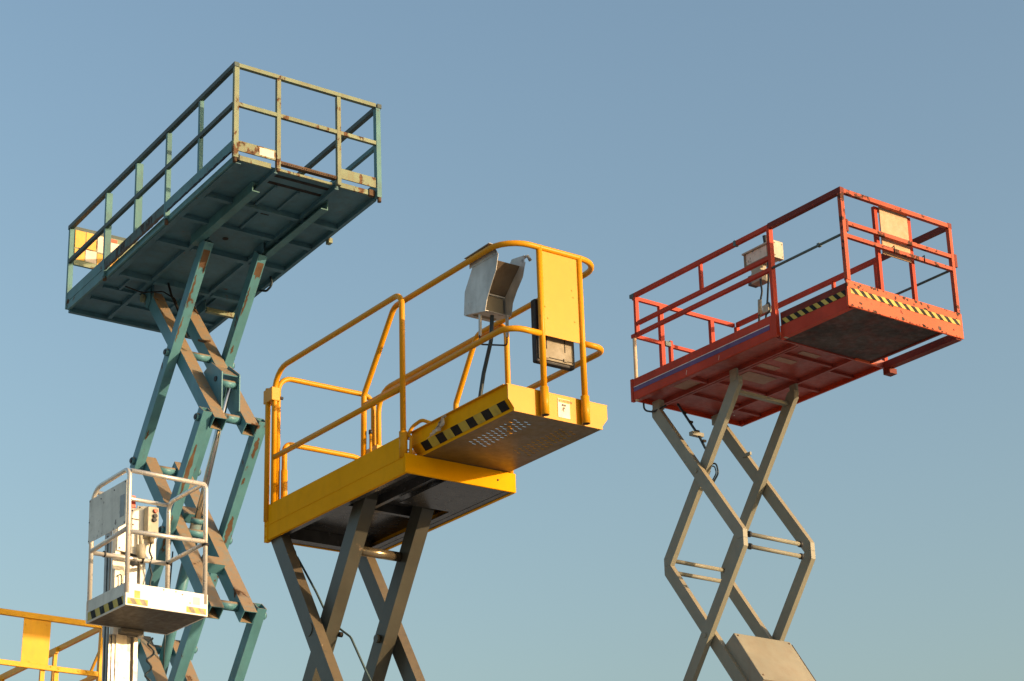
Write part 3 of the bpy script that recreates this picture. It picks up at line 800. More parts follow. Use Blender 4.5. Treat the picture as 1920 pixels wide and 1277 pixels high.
    t.bar('guard_bottom', GALV, (0.515, 0.143, 0.850), (0.268, 0.143, 0.806), 0.22, 0.003, parent=g)
    t.bar('guard_inner_sheet', DIRTY_SHEET, (0.155, 0.143, 1.142), (0.345, 0.143, 0.968), 0.222, 0.003, parent=g, label='dirty brown inner sheet above the control box')
    t.prism('guard_hook', GALV, [(0.43, 1.17), (0.43, 1.235), (0.14, 1.242), (0.09, 1.16)], 'v', 0.0245, 0.0275, parent=g)
    t.bar('guard_hook', GALV, (0.43, 0.005, 1.238), (0.13, 0.005, 1.243), 0.05, 0.003, parent=g)
    t.prism('guard_hook', GALV, [(0.11, 1.141), (0.10, 1.205), (0.25, 1.23), (0.30, 1.18)], 'v', 0.2585, 0.2615, parent=g)
    t.tube('guard_hook', GALV, [(0.105, 0.26, 1.19), (0.10, 0.285, 1.205), (0.09, 0.30, 1.17)], 0.012, 8, parent=g)
    kb = t.box('control_box', KHAKI, (0.325, 0.05, 0.828), (0.45, 0.235, 0.955), bev=0.012)
    t.box('box_lid', GALV, (0.32, 0.045, 0.9555), (0.45, 0.24, 0.965), parent=kb)
    t.disc('emergency_button', BLACK, (0.36, 0.10, 0.9655), 0.02, 0.03, axis=2, parent=kb)
    for v, u in ((0.055, 0.36), (0.225, 0.28)):
        t.bar('strap', GALV, (u, v, 0.81), (u + 0.02, v + 0.01, 0.66), 0.012, 0.022)
    t.tube('stirrup', RUBBER, [(0.38, 0.062, 0.665), (0.385, 0.065, 0.60), (0.305, 0.235, 0.60), (0.30, 0.235, 0.665)], 0.006, 8, fil=0.02)
    t.tube('thick_cable', CABLE, [(0.31, 0.12, 0.80), (0.33, 0.12, 0.62), (0.40, 0.10, 0.40), (0.44, 0.09, 0.22), (0.46, 0.08, 0.0)], 0.014, 10, fil=0.2)
    # --- scissors
    un, uf, z0, pitch = 1.89, 2.96, -0.10, 1.83
    um = (un + uf) / 2 + 0.04
    dep = 0.135
    vo = ((-0.075, 0.005), (0.655, 0.735))
    vi = ((0.03, 0.135), (0.525, 0.63))
    for k in range(3):
        za, zb = z0 - k * pitch, z0 - (k + 1) * pitch + 0.10
        flip = k % 2 == 1
        outer = ((uf, za), (un, zb)) if not flip else ((un, za), (uf, zb))
        inner = ((un, za), (uf, zb)) if not flip else ((uf, za), (un, zb))
        for (v0_, v1_), (p, q), nm in ((vo[0], outer, 0), (vo[1], outer, 1), (vi[0], inner, 2), (vi[1], inner, 3)):
            poly = armpoly(p, q, dep, 0.07, 0.05)
            a = t.prism('scissor_arm', YARM, poly, 'v', v0_, v1_)
            c = ((p[0] + q[0]) / 2, (p[1] + q[1]) / 2)
            if nm == 0:
                t.disc('pivot_plate', YARM, (c[0], v0_, c[1]), 0.05, -0.006, axis=1, parent=a, seg=20)
            if nm == 3:
                b = t.disc('pivot_nut', YARM, (c[0], v0_, c[1]), 0.032, -0.03, axis=1, parent=a, seg=10)
        if k == 0:
            t.tube('cross_tube', POLISHED, [(2.13, 0.1355, -0.41), (2.13, 0.5245, -0.41)], 0.036, 20, label='thick shiny cross tube below the deck')
    t.tube('cable', CABLE, [(2.95, 0.0, -0.12), (2.88, 0.06, -0.25), (2.86, 0.07, -0.33)], 0.012, 8)
    t.tube('cable', BLUEROD, [(2.84, 0.06, -0.3), (2.62, 0.10, -0.62), (2.48, 0.13, -0.86), (2.36, 0.17, -0.96), (2.28, 0.19, -1.02), (2.12, 0.22, -1.3), (1.92, 0.24, -1.60)], 0.0085, 8, fil=0.1)
    t.tube('cable_clip', BLACK, [(2.36, 0.136, -0.99), (2.36, 0.165, -0.99)], 0.02, 8)
    chassis(t, YEL_BODY, 1.0, 3.6, -0.1, 0.82, z0 - 3 * pitch)
    # grubby film caught on the toe plate
    r = Thing('plastic_scrap', 'crumpled pale plastic film stuck on the black and yellow taped edge of the yellow deck', 'plastic scrap',
              (-0.0448, 12.7205, 6.336), [(-0.59225, 0.80569, 0.00976), (0.80572, 0.59227, 0.00606), (0.0009, -0.01145, 0.99993)], (0.8, 0.0))
    def film(bm):
        random.seed(11)
        n = 9
        g = [[None] * n for _ in range(n)]
        for i in range(n):
            for j in range(n):
                x, y = i / (n - 1), j / (n - 1)
                u = 0.70 + 0.22 * x * (0.35 + 0.65 * (1 - y)) + random.uniform(-0.008, 0.008)
                w_ = 0.085 + 0.085 * y * (1 - 0.35 * x) - 0.03 * x + random.uniform(-0.008, 0.008)
                g[i][j] = bm.verts.new(P((u, -0.012 - random.uniform(0, 0.03), w_)))
        for i in range(n - 1):
            for j in range(n - 1):
                bm.faces.new((g[i][j], g[i + 1][j], g[i + 1][j + 1], g[i][j + 1]))
    bm = bmesh.new()
    film(bm)
    for v in bm.verts:
        v.co -= Vector((0.0, 0.8, 0.12))
    me = bpy.data.meshes.new('plastic_scrap')
    bm.to_mesh(me)
    bm.free()
    me.materials.append(RAG)
    o = bpy.data.objects.new('plastic_scrap', me)
    C.objects.link(o)
    R_ = r.root
    o.matrix_world = Matrix((r.A[1], r.A[0], r.A[2])).transposed().to_4x4()
    o.location = r.O + r.A[0] * 0.8 + r.A[2] * 0.12
    o['label'] = R_['label']
    o['category'] = R_['category']
    bpy.data.objects.remove(R_)
    o.name = 'plastic_scrap'

# ================================================================== RED LIFT
def red_lift():
    t = Thing('scissor_lift', 'red scissor lift with square rails on grey beige scissor arms', 'scissor lift',
              (2.7859, 15.7034, 8.2498), [(-0.59815, 0.8012, 0.01702), (0.80132, 0.59824, -0.00101), (0.01099, -0.01304, 0.99985)], (2.1, 0.65))
    H = 1.08
    W = 1.36
    L = 2.8
    s = 0.036
    # near long side rails
    t.box('top_rail', RED_DARK, (-0.02, 0.0, H - 0.038), (0.88, 0.045, H + 0.012), label='dark top rail of the extension')
    t.box('top_rail', RED, (0.885, 0.004, H - 0.032), (L - 0.06, 0.04, H + 0.008))
    t.box('rail_end', BLUEROD, (L - 0.058, 0.0, H - 0.03), (L + 0.0, 0.04, H + 0.006))
    t.box('rail_collar', BLUEROD, (1.30, 0.0, H - 0.036), (1.33, 0.044, H + 0.012))
    t.box('mid_rail', RED, (0.90, 0.0, 0.755), (2.70, 0.034, 0.79))
    t.box('mid_rail', RED, (0.90, 0.0, 0.645), (2.80, 0.034, 0.68))
    t.box('rail_stub', RED, (1.785, 0.004, 0.7905), (1.815, 0.034, H - 0.033))
    t.tube('slide_rod', BLUEROD, [(0.02, 0.012, 0.665), (0.86, 0.012, 0.665)], 0.012, 8)
    t.box('rod_clip', BLUEROD, (0.27, -0.004, 0.65), (0.30, 0.028, 0.68))
    # posts
    t.box('post', RED_RAIL, (-0.018, 0.0, 0.24), (0.02, 0.04, H - 0.039), label='near corner post with scuffed paint')
    t.box('post', RED, (0.865, -0.002, 0.035), (0.898, 0.045, H - 0.034))
    t.box('post', RED, (0.845, -0.012, 0.03), (0.905, 0.030, 0.26), label='reinforced foot of the middle post')
    t.box('post', RED, (2.715, 0.0, 0.66), (2.745, 0.04, H - 0.033))
    t.tube('post', RED_PALE, [(2.775, 0.02, 0.02), (2.775, 0.02, 0.645)], 0.018, 10, label='post worn pale at the far corner')
    # near short side
    t.box('top_rail', RED_RAIL, (-0.018, 0.046, H - 0.034), (0.018, W - 0.04, H + 0.006))
    t.box('mid_rail', RED_RAIL, (-0.016, 0.041, 0.755), (0.016, W - 0.036, 0.79))
    t.box('mid_rail', RED_RAIL, (-0.016, 0.041, 0.635), (0.016, W - 0.036, 0.668))
    t.box('post', RED_RAIL, (-0.018, W - 0.035, 0.24), (0.02, W, H - 0.035))
    t.box('latch', RED_DARK, (-0.02, W, 0.68), (0.02, W + 0.03, 0.80))
    t.box('latch', RED_DARK, (-0.022, 0.0405, 0.69), (0.02, 0.062, 0.80))
    # inner gate frame and board
    for v in (0.49, 0.90):
        t.box('gate_post', RED, (0.052, v - 0.018, 0.20), (0.085, v + 0.018, H - 0.02))
    t.box('gate_rail', RED, (0.052, 0.5085, H - 0.05), (0.085, 0.8815, H - 0.02))
    t.box('board', PLY, (0.040, 0.525, 0.62), (0.051, 0.865, H - 0.0), label='sun faded plywood board tied to the gate')
    for v in (0.60, 0.97):
        t.tube('wire_tie', BLACK, [(-0.02, v, 0.62), (-0.02, v, 0.69), (0.03, v + 0.03, 0.70)], 0.005, 6)
    # far long side
    t.box('top_rail', RED_DARK, (-0.02, W - 0.04, H - 0.038), (0.86, W + 0.004, H + 0.012))
    t.box('top_rail', RED, (0.865, W - 0.04, H - 0.032), (L - 0.03, W, H + 0.008))
    t.box('post', RED, (0.865, W - 0.04, 0.0), (0.90, W, H - 0.034))
    t.box('post', RED, (L - 0.04, W - 0.04, 0.03), (L, W, H - 0.034))
    t.box('rail_stub', RED, (1.42, W - 0.034, 0.80), (1.45, W - 0.004, H - 0.033))
    t.box('mid_rail', RED, (0.905, W - 0.036, 0.76), (L - 0.041, W - 0.004, 0.79))
    t.tube('slide_rod', BLUEROD, [(0.03, W - 0.02, 0.655), (0.86, W - 0.02, 0.655)], 0.012, 8)
    # back end
    t.box('end_rail', RED, (L - 0.018, 0.045, H - 0.032), (L + 0.015, W - 0.041, H + 0.004))
    t.box('end_rail', RED, (L - 0.018, 0.04, 0.66), (L + 0.015, 0.40, 0.692))
    t.box('end_rail', RED, (L - 0.018, 0.50, 0.655), (L + 0.015, W - 0.041, 0.687))
    t.box('end_post', RED, (L - 0.02, 0.355, 0.1), (L + 0.018, 0.40, H - 0.033))
    t.box('end_post', RED, (L - 0.02, 0.47, 0.1), (L + 0.018, 0.50, 0.72))
    t.box('end_post', RED, (L - 0.02, 1.0, 0.1), (L + 0.018, 1.045, H - 0.033))
    t.box('gate_latch', BLUEROD, (L - 0.03, 0.401, 0.655), (L + 0.0, 0.469, 0.70))
    # body boards
    o = t.box('side_board', RED, (0.90, 0.0, 0.03), (L, 0.02, 0.235), bev=0.003)
    t.box('white_line', WHITE_LINE, (0.94, -0.003, 0.150), (L - 0.01, -0.0005, 0.156), parent=o)
    t.box('purple_stripe', PURPLE, (0.94, -0.003, 0.108), (L - 0.01, -0.0005, 0.149), parent=o)
    for u in (1.60, 2.04):
        t.bar('scratch', STICK_W, (u, -0.001, 0.085), (u + 0.012, -0.001, 0.045), 0.001, 0.004, parent=o)
    t.box('corner_plate', RED, (L + 0.001, -0.004, 0.02), (L + 0.035, 0.03, 0.24))
    t.box('side_board', RED, (0.90, W - 0.02, 0.03), (L, W, 0.10))
    t.box('end_board', RED, (L + 0.001, 0.031, 0.03), (L + 0.02, W, 0.1))
    t.box('side_lip', RED_UNDER, (0.90, 0.021, 0.03), (L, 0.07, 0.037))
    # extension boards
    ss = t.box('side_toe_board', RED, (0.02, 0.028, 0.0), (0.84, 0.045, 0.115))
    t.box('side_toe_board', RED_DARK, (0.02, 0.030, 0.116), (0.83, 0.044, 0.235), label='dark upper board behind the hazard tape')
    def tp(bm):
        stripes(bm, (0.05, 0.0265, 0.118), (1, 0, 0), (0, 0, 1), 0.76, 0.055, 8, 0.05)
    t.part('hazard_tape', None, tp, mats=[STICK_Y, BLACK], parent=ss, recalc=False)
    fb = t.box('front_toe_board', RED_CHIP, (-0.02, -0.015, 0.0), (0.0, W + 0.012, 0.236), bev=0.004, label='front toe board with chipped orange red paint')
    def chips(bm):
        random.seed(7)
        spots = [(random.uniform(0.02, W - 0.02), random.choice((random.uniform(0.0, 0.02), random.uniform(0.0, 0.02), random.uniform(0.21, 0.234))), random.uniform(0.006, 0.02)) for _ in range(46)]
        spots += [(0.92, 0.165, 0.035), (0.95, 0.14, 0.03), (0.99, 0.125, 0.022), (0.12, 0.19, 0.016), (0.08, 0.205, 0.012), (0.13, 0.05, 0.018), (1.08, 0.035, 0.024), (0.62, 0.022, 0.018), (0.56, 0.20, 0.012), (1.25, 0.06, 0.01), (0.35, 0.215, 0.012), (1.3, 0.17, 0.012), (0.78, 0.19, 0.009)]
        for v, z, r in spots:
            n = 8
            ring = []
            for i in range(n):
                a = 2 * math.pi * i / n
                rr = r * random.uniform(0.5, 1.15)
                ring.append(bm.verts.new(P((-0.0212, min(max(v + rr * 1.2 * math.cos(a), -0.010), W + 0.007), min(max(z + rr * math.sin(a), 0.004), 0.232)))))
            bm.faces.new(ring)
    t.part('rust_chip', BROWN_CHIP, chips, parent=fb, kind='stuff')
    def tp2(bm):
        stripes(bm, (-0.0225, 0.02, 0.118), (0, 1, 0), (0, 0, 1), 1.32, 0.05, 13, -0.055)
    t.part('hazard_tape', None, tp2, mats=[STICK_Y, BLACK], parent=fb, recalc=False)
    t.box('deck_sheet', DECK_BLACK, (0.0, 0.046, 0.012), (0.86, 1.10, 0.020), label='sooty underside of the extension deck')
    t.box('deck_lip', RED, (0.0, 0.0455, 0.0), (0.86, 0.075, 0.0115))
    t.box('deck_edge', RED_DARK, (0.0, 1.101, 0.0), (0.86, 1.125, 0.06))
    t.box('slide_beam', RED_DARK, (0.0, 1.29, -0.01), (0.86, W + 0.0, 0.055))
    t.box('slide_beam_end', RED_DARK, (0.80, 1.30, -0.06), (0.88, W + 0.03, -0.011))
    t.disc('guide_roller', KHAKI_L, (0.80, 0.03, 0.025), 0.028, 0.04)
    # underside of the main body
    t.box('underside_sheet', RED_UNDER, (0.88, 0.071, 0.07), (L, W - 0.021, 0.078))
    t.box('underside_front', RED_UNDER, (0.861, 0.046, 0.0), (0.879, W - 0.02, 0.069))
    t.box('lit_orange_strip', RED_CHIP, (0.84, 0.93, -0.006), (0.86, 1.19, 0.012))  # strip added to stand for an orange sunlit bit
    for v in (0.30, 0.335, 0.98):
        t.box('long_beam', RED_UNDER, (0.90, v, 0.03), (L - 0.05, v + 0.022, 0.0695))
    for u in (1.18, 1.62, 2.05, 2.42):
        t.box('cross_beam', RED_UNDER, (u, 0.358, 0.045), (u + 0.03, 0.979, 0.0695))
        t.box('cross_beam', RED_UNDER, (u + 0.1, 1.003, 0.045), (u + 0.13, W - 0.022, 0.0695))
    t.box('cross_beam', RED_UNDER, (2.1, 0.072, 0.04), (2.13, 0.299, 0.0695))
    for u, v0, v1, d in ((1.08, 0.52, 0.74, 0.07), (1.30, 0.44, 0.66, 0.08), (1.50, 0.42, 0.64, 0.08), (1.72, 0.46, 0.80, 0.18), (2.18, 0.14, 0.29, 0.22), (2.10, 0.78, 0.90, 0.08)):
        t.box('pale_rectangle', BEIGE, (u, v0, 0.0655), (u + d, v1, 0.0693), label='pale rectangle under the deck')  # pale brown rectangles set just under the sheet
    for vv in (0, 0.03):
        t.disc('drain_hole', WHITE_LINE, (2.62, 1.07 + vv * 0.5, 0.0655 - vv), 0.007, -0.002, axis=2, seg=8)
    # control box on the near rail
    cb = t.box('control_box', GREY_PANEL, (1.09, 0.205, 0.90), (1.42, 0.34, 1.035), bev=0.006, label='cream control box with a joystick')
    t.box('box_frame', KHAKI, (1.09, 0.2025, 0.90), (1.12, 0.2045, 1.035), parent=cb)
    t.box('box_frame', KHAKI, (1.39, 0.2025, 0.90), (1.42, 0.2045, 1.035), parent=cb)
    t.box('box_frame', KHAKI, (1.1205, 0.2025, 0.90), (1.3895, 0.2045, 0.925), parent=cb)
    t.box('box_top_edge', KHAKI_L, (1.08, 0.19, 1.0355), (1.43, 0.345, 1.05), parent=cb)
    t.box('box_side', KHAKI_L, (1.03, 0.20, 0.88), (1.085, 0.32, 1.045), parent=cb)
    for i in range(4):
        t.disc('screw', BLACK, (1.0295, 0.215 + 0.09 * (i % 2), 0.90 + 0.12 * (i // 2)), 0.005, -0.003, axis=0, seg=6, parent=cb)
    t.tube('joystick', RUBBER, [(1.14, 0.22, 1.05), (1.15, 0.22, 1.13)], 0.02, 10, parent=cb)
    t.box('box_bracket', KHAKI_L, (1.22, 0.21, 0.8205), (1.34, 0.28, 0.899))
    t.box('junction_box', KHAKI_L, (1.20, 0.20, 0.72), (1.34, 0.30, 0.82), bev=0.005, label='small cream junction box under the control box')
    t.box('junction_lid', BLUEROD, (1.341, 0.205, 0.725), (1.385, 0.295, 0.815))
    t.tube('cable', CABLE, [(1.22, 0.20, 0.73), (1.20, 0.19, 0.6), (1.22, 0.17, 0.48), (1.24, 0.15, 0.20)], 0.009, 8, fil=0.1)
    t.tube('plug', KHAKI_L, [(1.21, 0.165, 0.52), (1.22, 0.165, 0.38)], 0.018, 8)
    t.tube('cable', CABLE, [(1.12, 0.21, 0.89), (1.11, 0.19, 0.68), (1.12, 0.17, 0.48), (1.15, 0.15, 0.25)], 0.009, 8, fil=0.1)
    t.tube('cable', CABLE, [(1.14, 0.15, 0.42), (1.07, 0.14, 0.46), (1.06, 0.14, 0.36), (1.12, 0.14, 0.34)], 0.008, 8, fil=0.03)
    t.box('plug', KHAKI_L, (1.08, 0.13, 0.36), (1.15, 0.17, 0.43))
    # scissors with hexagonal arm ends
    un, uf, z0, pitch = 1.68, 2.70, -0.10, 1.50
    dep = 0.112
    vo = ((0.175, 0.225), (0.975, 1.025))
    vi = ((0.235, 0.285), (0.915, 0.965))
    for k in range(5):
        za = z0 - k * pitch
        zb = za - pitch + 0.11
        flip = k % 2 == 1
        outer = ((uf, za), (un, zb)) if not flip else ((un, za), (uf, zb))
        inner = ((un, za), (uf, zb)) if not flip else ((uf, za), (un, zb))
        if flip is False and k == 0:
            pass
        for (a0, a1), (p, q), nm in ((vo[0], outer, 0), (vo[1], outer, 1), (vi[0], inner, 2), (vi[1], inner, 3)):
            poly = armpoly(p, q, dep, 0.055, 0.054)
            a = t.prism('scissor_arm', RARM, poly, 'v', a0, a1)
            c = ((p[0] + q[0]) / 2, (p[1] + q[1]) / 2)
            if nm == 0:
                t.disc('pivot_pin', RARM, (c[0], a0, c[1]), 0.022, -0.008, parent=a, seg=14)
        # joint tubes
        if k:
            t.tube('cross_tube', RARM, [(un, 0.2855, za), (un, 0.9145, za)], 0.019, 12)
            t.tube('cross_tube', RARM, [(uf, 0.2855, za), (uf, 0.9145, za)], 0.019, 12)
        t.tube('cross_tube', RARM, [(un, 0.2855, zb), (un, 0.9145, zb)], 0.019, 12)
        t.tube('cross_tube', RARM, [(uf, 0.2855, zb), (uf, 0.9145, zb)], 0.019, 12)
        for v in (0.2855, 0.892):
            t.tube('tube_collar', RUBBER, [(un, v, zb), (un, v + 0.022, zb)], 0.028, 12)
            if k:
                t.tube('tube_collar', RUBBER, [(un, v, za), (un, v + 0.022, za)], 0.028, 12)
    t.bar('cross_bar', RARM, (un + 0.05, 0.286, -0.155), (un + 0.05, 0.914, -0.155), 0.05, 0.03, side=(1, 0, 0), label='flat cross bar under the deck')
    for v in (0.2, 0.93):
        t.box('pivot_lug', RARM, (un - 0.04, v + 0.03, -0.08), (un + 0.05, v + 0.055, 0.03))
        t.box('pivot_lug', RARM, (uf - 0.05, v - 0.02, -0.06), (uf + 0.05, v + 0.04, 0.03))
    # hoses
    t.tube('hose', CABLE, [(2.78, 0.10, 0.02), (2.80, 0.12, -0.05), (2.72, 0.16, -0.08), (2.60, 0.22, -0.04)], 0.009, 8, fil=0.06)
    t.tube('hose', CABLE, [(2.53, 0.30, -0.03), (2.38, 0.31, -0.26), (2.27, 0.31, -0.42), (2.20, 0.31, -0.55), (2.12, 0.31, -0.66)], 0.012, 8, fil=0.1)
    for i in range(5):
        f = i / 4
        t.box('hose_clip', BLACK, (2.45 - 0.33 * f - 0.01, 0.29, -0.15 - 0.46 * f), (2.45 - 0.33 * f + 0.01, 0.325, -0.13 - 0.46 * f))
    t.box('hose_bracket', RARM, (2.26, 0.225, -0.42), (2.31, 0.36, -0.385))
    t.tube('hose', CABLE, [(2.16, 0.30, -0.72), (2.05, 0.30, -0.74), (2.03, 0.30, -0.84), (2.12, 0.30, -0.92), (2.2, 0.30, -0.94)], 0.008, 8, fil=0.05)
    t.tube('hose', CABLE, [(2.16, 0.30, -0.74), (2.075, 0.30, -0.76), (2.055, 0.30, -0.83), (2.13, 0.30, -0.90), (2.2, 0.30, -0.92)], 0.006, 8, fil=0.04)
    t.tube('hose', RUBBER, [(2.13, 0.292, -0.79), (2.63, 0.292, -1.43)], 0.008, 6)
    t.box('spacer', RARM, (2.30, 0.955, -0.47), (2.41, 0.974, -0.44))
    # sloping cover on the second stage
    A_, B_ = (2.00, -2.27), (1.68, -2.72)
    cv = t.part('arm_cover', COVER, lambda bm: bar(bm, (1.99, 0.60, -2.36), (1.67, 0.60, -2.81), 0.66, 0.16), label='sloping beige cover box on the second stage arms')
    for a, b in ((0.06, 0.30), (0.06, 0.90), (0.94, 0.30), (0.94, 0.90)):
        cx, cz = 1.99 - 0.32 * a - 0.0655, -2.36 - 0.45 * a + 0.0465
        t.disc('cover_screw', RUST, (cx, b, cz), 0.009, -0.004, axis=0, seg=8, parent=cv)
    t.part('cover_lip', COVER, lambda bm: bar(bm, (1.625, 0.60, -2.765), (1.60, 0.60, -2.80), 0.67, 0.05), parent=cv)
    t.bar('cover_seam', RUST, (1.905, 0.932, -2.345), (1.60, 0.932, -2.775), 0.004, 0.008, parent=cv)
    md = cv.modifiers.new('bevel', 'BEVEL')
    md.width = 0.008
    md.segments = 2
    chassis(t, RED, 0.9, 3.3, 0.05, 1.25, z0 - 5 * pitch + 0.1)

# ================================================================== WHITE MAST LIFT
def mast_lift():
    t = Thing('mast_lift', 'small white personnel lift with an aluminium basket on a single mast', 'mast lift',
              (-3.3935, 17.2215, 6.3325), [(-0.63535, 0.77206, -0.01613), (0.77213, 0.63541, 0.00834), (-0.01668, 0.00716, 0.99984)], (0.7, 0.4), k=1.1)
    L, W, H = 0.612, 0.728, 1.135
    R = 0.019
    t.tube('basket_hoop', ALU, [(0.0, 0.008, 0.10), (0.0, 0.008, H), (L, 0.008, H - 0.01), (L, 0.008, 0.10)], R, 14, fil=[0.07, 0.14], label='hoop framing the grey side panel')
    t.tube('basket_hoop', ALU, [(0.0, W - 0.015, 0.10), (0.0, W - 0.015, H), (L, W - 0.01, H), (L, W - 0.01, 0.10)], R, 14, fil=[0.07, 0.08])
    t.tube('basket_rail', ALU, [(0.0, 0.02, H - 0.02), (0.0, W - 0.03, H - 0.02)], R, 14)
    t.tube('basket_rail', ALU, [(L, 0.02, H - 0.025), (L, W - 0.02, H - 0.025)], R * 0.9, 14)
    t.tube('basket_rail', ALU, [(0.0, 0.02, 0.605), (0.0, W - 0.03, 0.625)], R, 14)
    t.tube('basket_rail', ALU, [(L, 0.02, 0.59), (L, W - 0.02, 0.60)], R, 14)
    t.tube('basket_rail', ALU, [(0.02, W - 0.015, 0.615), (L - 0.02, W - 0.012, 0.61)], R * 0.9, 14)
    t.tube('basket_rail', ALU, [(0.02, 0.008, 0.635), (L - 0.02, 0.008, 0.60)], R, 14)
    for u, v in ((0.0, W - 0.015), (L, W - 0.01)):
        t.tube('rubber_band', RUBBER, [(u, v, 0.59), (u, v, 0.61)], 0.03, 12)
    for v in (0.12, 0.47):
        t.tube('rubber_band', RUBBER, [(L, v, 0.595), (L, v + 0.012, 0.595)], 0.028, 12)
    sp = t.box('side_panel', GREY_PANEL, (0.0, -0.016, 0.665), (L + 0.01, -0.011, 1.035), label='scuffed grey sheet filling the basket side')
    for u, w_ in ((0.02, 1.02), (0.02, 0.68), (L, 1.02), (L, 0.84), (L, 0.68), (0.42, 0.99), (0.2, 1.0)):
        t.disc('rivet', BLACK, (u, -0.0165, w_), 0.006, -0.003, axis=1, seg=8, parent=sp)
    t.box('worn_label', ALU_DARK, (0.03, -0.0175, 0.74), (0.10, -0.0165, 0.92), parent=sp)
    # toe boards
    fb = t.box('toe_board', WHITE, (-0.012, -0.006, 0.0), (0.0, W + 0.006, 0.182), bev=0.003, label='bright white toe board at the front')
    def chip(bm, v0, v1):
        stripes(bm, (-0.0145, v0, 0.012), (0, 1, 0), (0, 0, 1), v1 - v0, 0.048, 1.5 if False else 2, -0.035)
    t.part('hazard_tape', None, lambda bm: chip(bm, 0.01, 0.19), mats=[STICK_Y, KHAKI], parent=fb, recalc=False)
    t.part('hazard_tape', None, lambda bm: chip(bm, W - 0.19, W - 0.01), mats=[STICK_Y, KHAKI], parent=fb, recalc=False)
    t.box('small_label', STICK_YG, (-0.0135, 0.07, 0.065), (-0.0125, 0.12, 0.125), parent=fb)
    t.box('small_label', STICK_W, (-0.0135, 0.60, 0.085), (-0.0125, 0.66, 0.145), parent=fb)
    for v, z in ((0.33, 0.165), (0.50, 0.15), (0.44, 0.165), (0.57, 0.09)):
        t.disc('rust_spot', RUST, (-0.0125, v, z), 0.006, -0.002, axis=0, seg=8, parent=fb)
    sb = t.box('toe_board', GREY_PANEL, (0.0005, -0.008, 0.0), (L + 0.01, 0.004, 0.182), label='dirty grey side toe board with black and yellow tape')
    t.part('hazard_tape', None, lambda bm: stripes(bm, (0.02, -0.0105, 0.012), (1, 0, 0), (0, 0, 1), 0.58, 0.07, 4, 0.03), mats=[BLACK, STICK_Y], parent=sb, recalc=False)
    t.box('toe_board', WHITE, (0.0005, W - 0.004, 0.0), (L + 0.01, W + 0.008, 0.182))
    t.box('toe_board', WHITE, (L + 0.0105, -0.008, 0.0), (L + 0.022, W + 0.008, 0.182))
    t.box('basket_floor', BASKET_UNDER, (0.001, 0.005, 0.002), (L + 0.009, W - 0.005, 0.012))
    # mast
    lo = -t.h + 0.25
    t.box('mast_column', WHITE, (0.66, 0.255, -0.04), (0.72, 0.30, 0.92), label='upper left mast channel')
    t.box('mast_column', WHITE, (0.66, 0.49, -0.04), (0.72, 0.535, 0.92), label='upper right mast channel')
    t.box('mast_column', ALU, (0.70, 0.301, -0.04), (0.80, 0.40, 0.85), label='bright inner mast profile')
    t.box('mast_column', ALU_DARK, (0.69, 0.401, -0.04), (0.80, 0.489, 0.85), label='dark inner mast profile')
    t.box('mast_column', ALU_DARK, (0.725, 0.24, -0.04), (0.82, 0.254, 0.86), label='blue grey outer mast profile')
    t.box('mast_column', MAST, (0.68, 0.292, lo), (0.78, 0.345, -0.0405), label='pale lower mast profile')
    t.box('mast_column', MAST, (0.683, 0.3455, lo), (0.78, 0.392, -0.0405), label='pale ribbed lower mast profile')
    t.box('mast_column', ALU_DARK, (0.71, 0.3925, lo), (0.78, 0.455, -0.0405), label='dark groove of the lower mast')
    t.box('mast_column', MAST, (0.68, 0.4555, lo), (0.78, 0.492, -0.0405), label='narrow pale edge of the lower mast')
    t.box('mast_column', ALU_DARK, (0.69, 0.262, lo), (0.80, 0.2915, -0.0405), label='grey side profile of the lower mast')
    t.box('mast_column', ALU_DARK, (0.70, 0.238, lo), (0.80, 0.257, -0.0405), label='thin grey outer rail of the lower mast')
    t.tube('mast_cable', CABLE, [(0.74, 0.225, -2.5), (0.74, 0.225, 0.8)], 0.007, 6)
    t.box('mast_crosspiece', WHITE, (0.655, 0.23, 0.50), (0.659, 0.34, 0.63))
    t.tube('wire_loop', CABLE, [(0.655, 0.27, 0.44), (0.63, 0.30, 0.46), (0.63, 0.305, 0.38), (0.655, 0.27, 0.32)], 0.005, 6, fil=0.03)
    # control plate
    cp = t.prism('control_plate', WHITE, [(0.27, 1.03), (0.40, 1.045), (0.44, 1.05), (0.44, 1.07), (0.62, 1.09), (0.62, 0.62), (0.55, 0.62), (0.55, 0.64), (0.26, 0.66)], 'u', 0.642, 0.652, label='white plate carrying the basket controls')
    for v, z in ((0.46, 1.06), (0.39, 1.02), (0.28, 0.68), (0.40, 0.90), (0.59, 0.64)):
        t.disc('bolt', RUST, (0.6415, v, z), 0.007, -0.003, axis=0, seg=8, parent=cp)
    t.box('green_strip', INK, (0.6405, 0.385, 0.945), (0.6418, 0.455, 0.955), parent=cp)
    t.box('red_box', BUTTON_R, (0.66, 0.37, 1.03), (0.70, 0.43, 1.16), label='red plastic box behind the plate')
    pn = t.box('control_pendant', KHAKI_L, (0.56, 0.495, 0.80), (0.635, 0.595, 1.055), bev=0.004)
    t.disc('red_button', BUTTON_R, (0.5595, 0.56, 1.02), 0.018, -0.02, axis=0, parent=pn)
    t.disc('black_button', RUBBER, (0.5595, 0.555, 0.975), 0.018, -0.02, axis=0, parent=pn)
    t.disc('black_button', RUBBER, (0.5595, 0.55, 0.94), 0.018, -0.02, axis=0, parent=pn)
    t.tube('cable_gland', KHAKI, [(0.60, 0.55, 0.80), (0.60, 0.55, 0.75)], 0.024, 12)
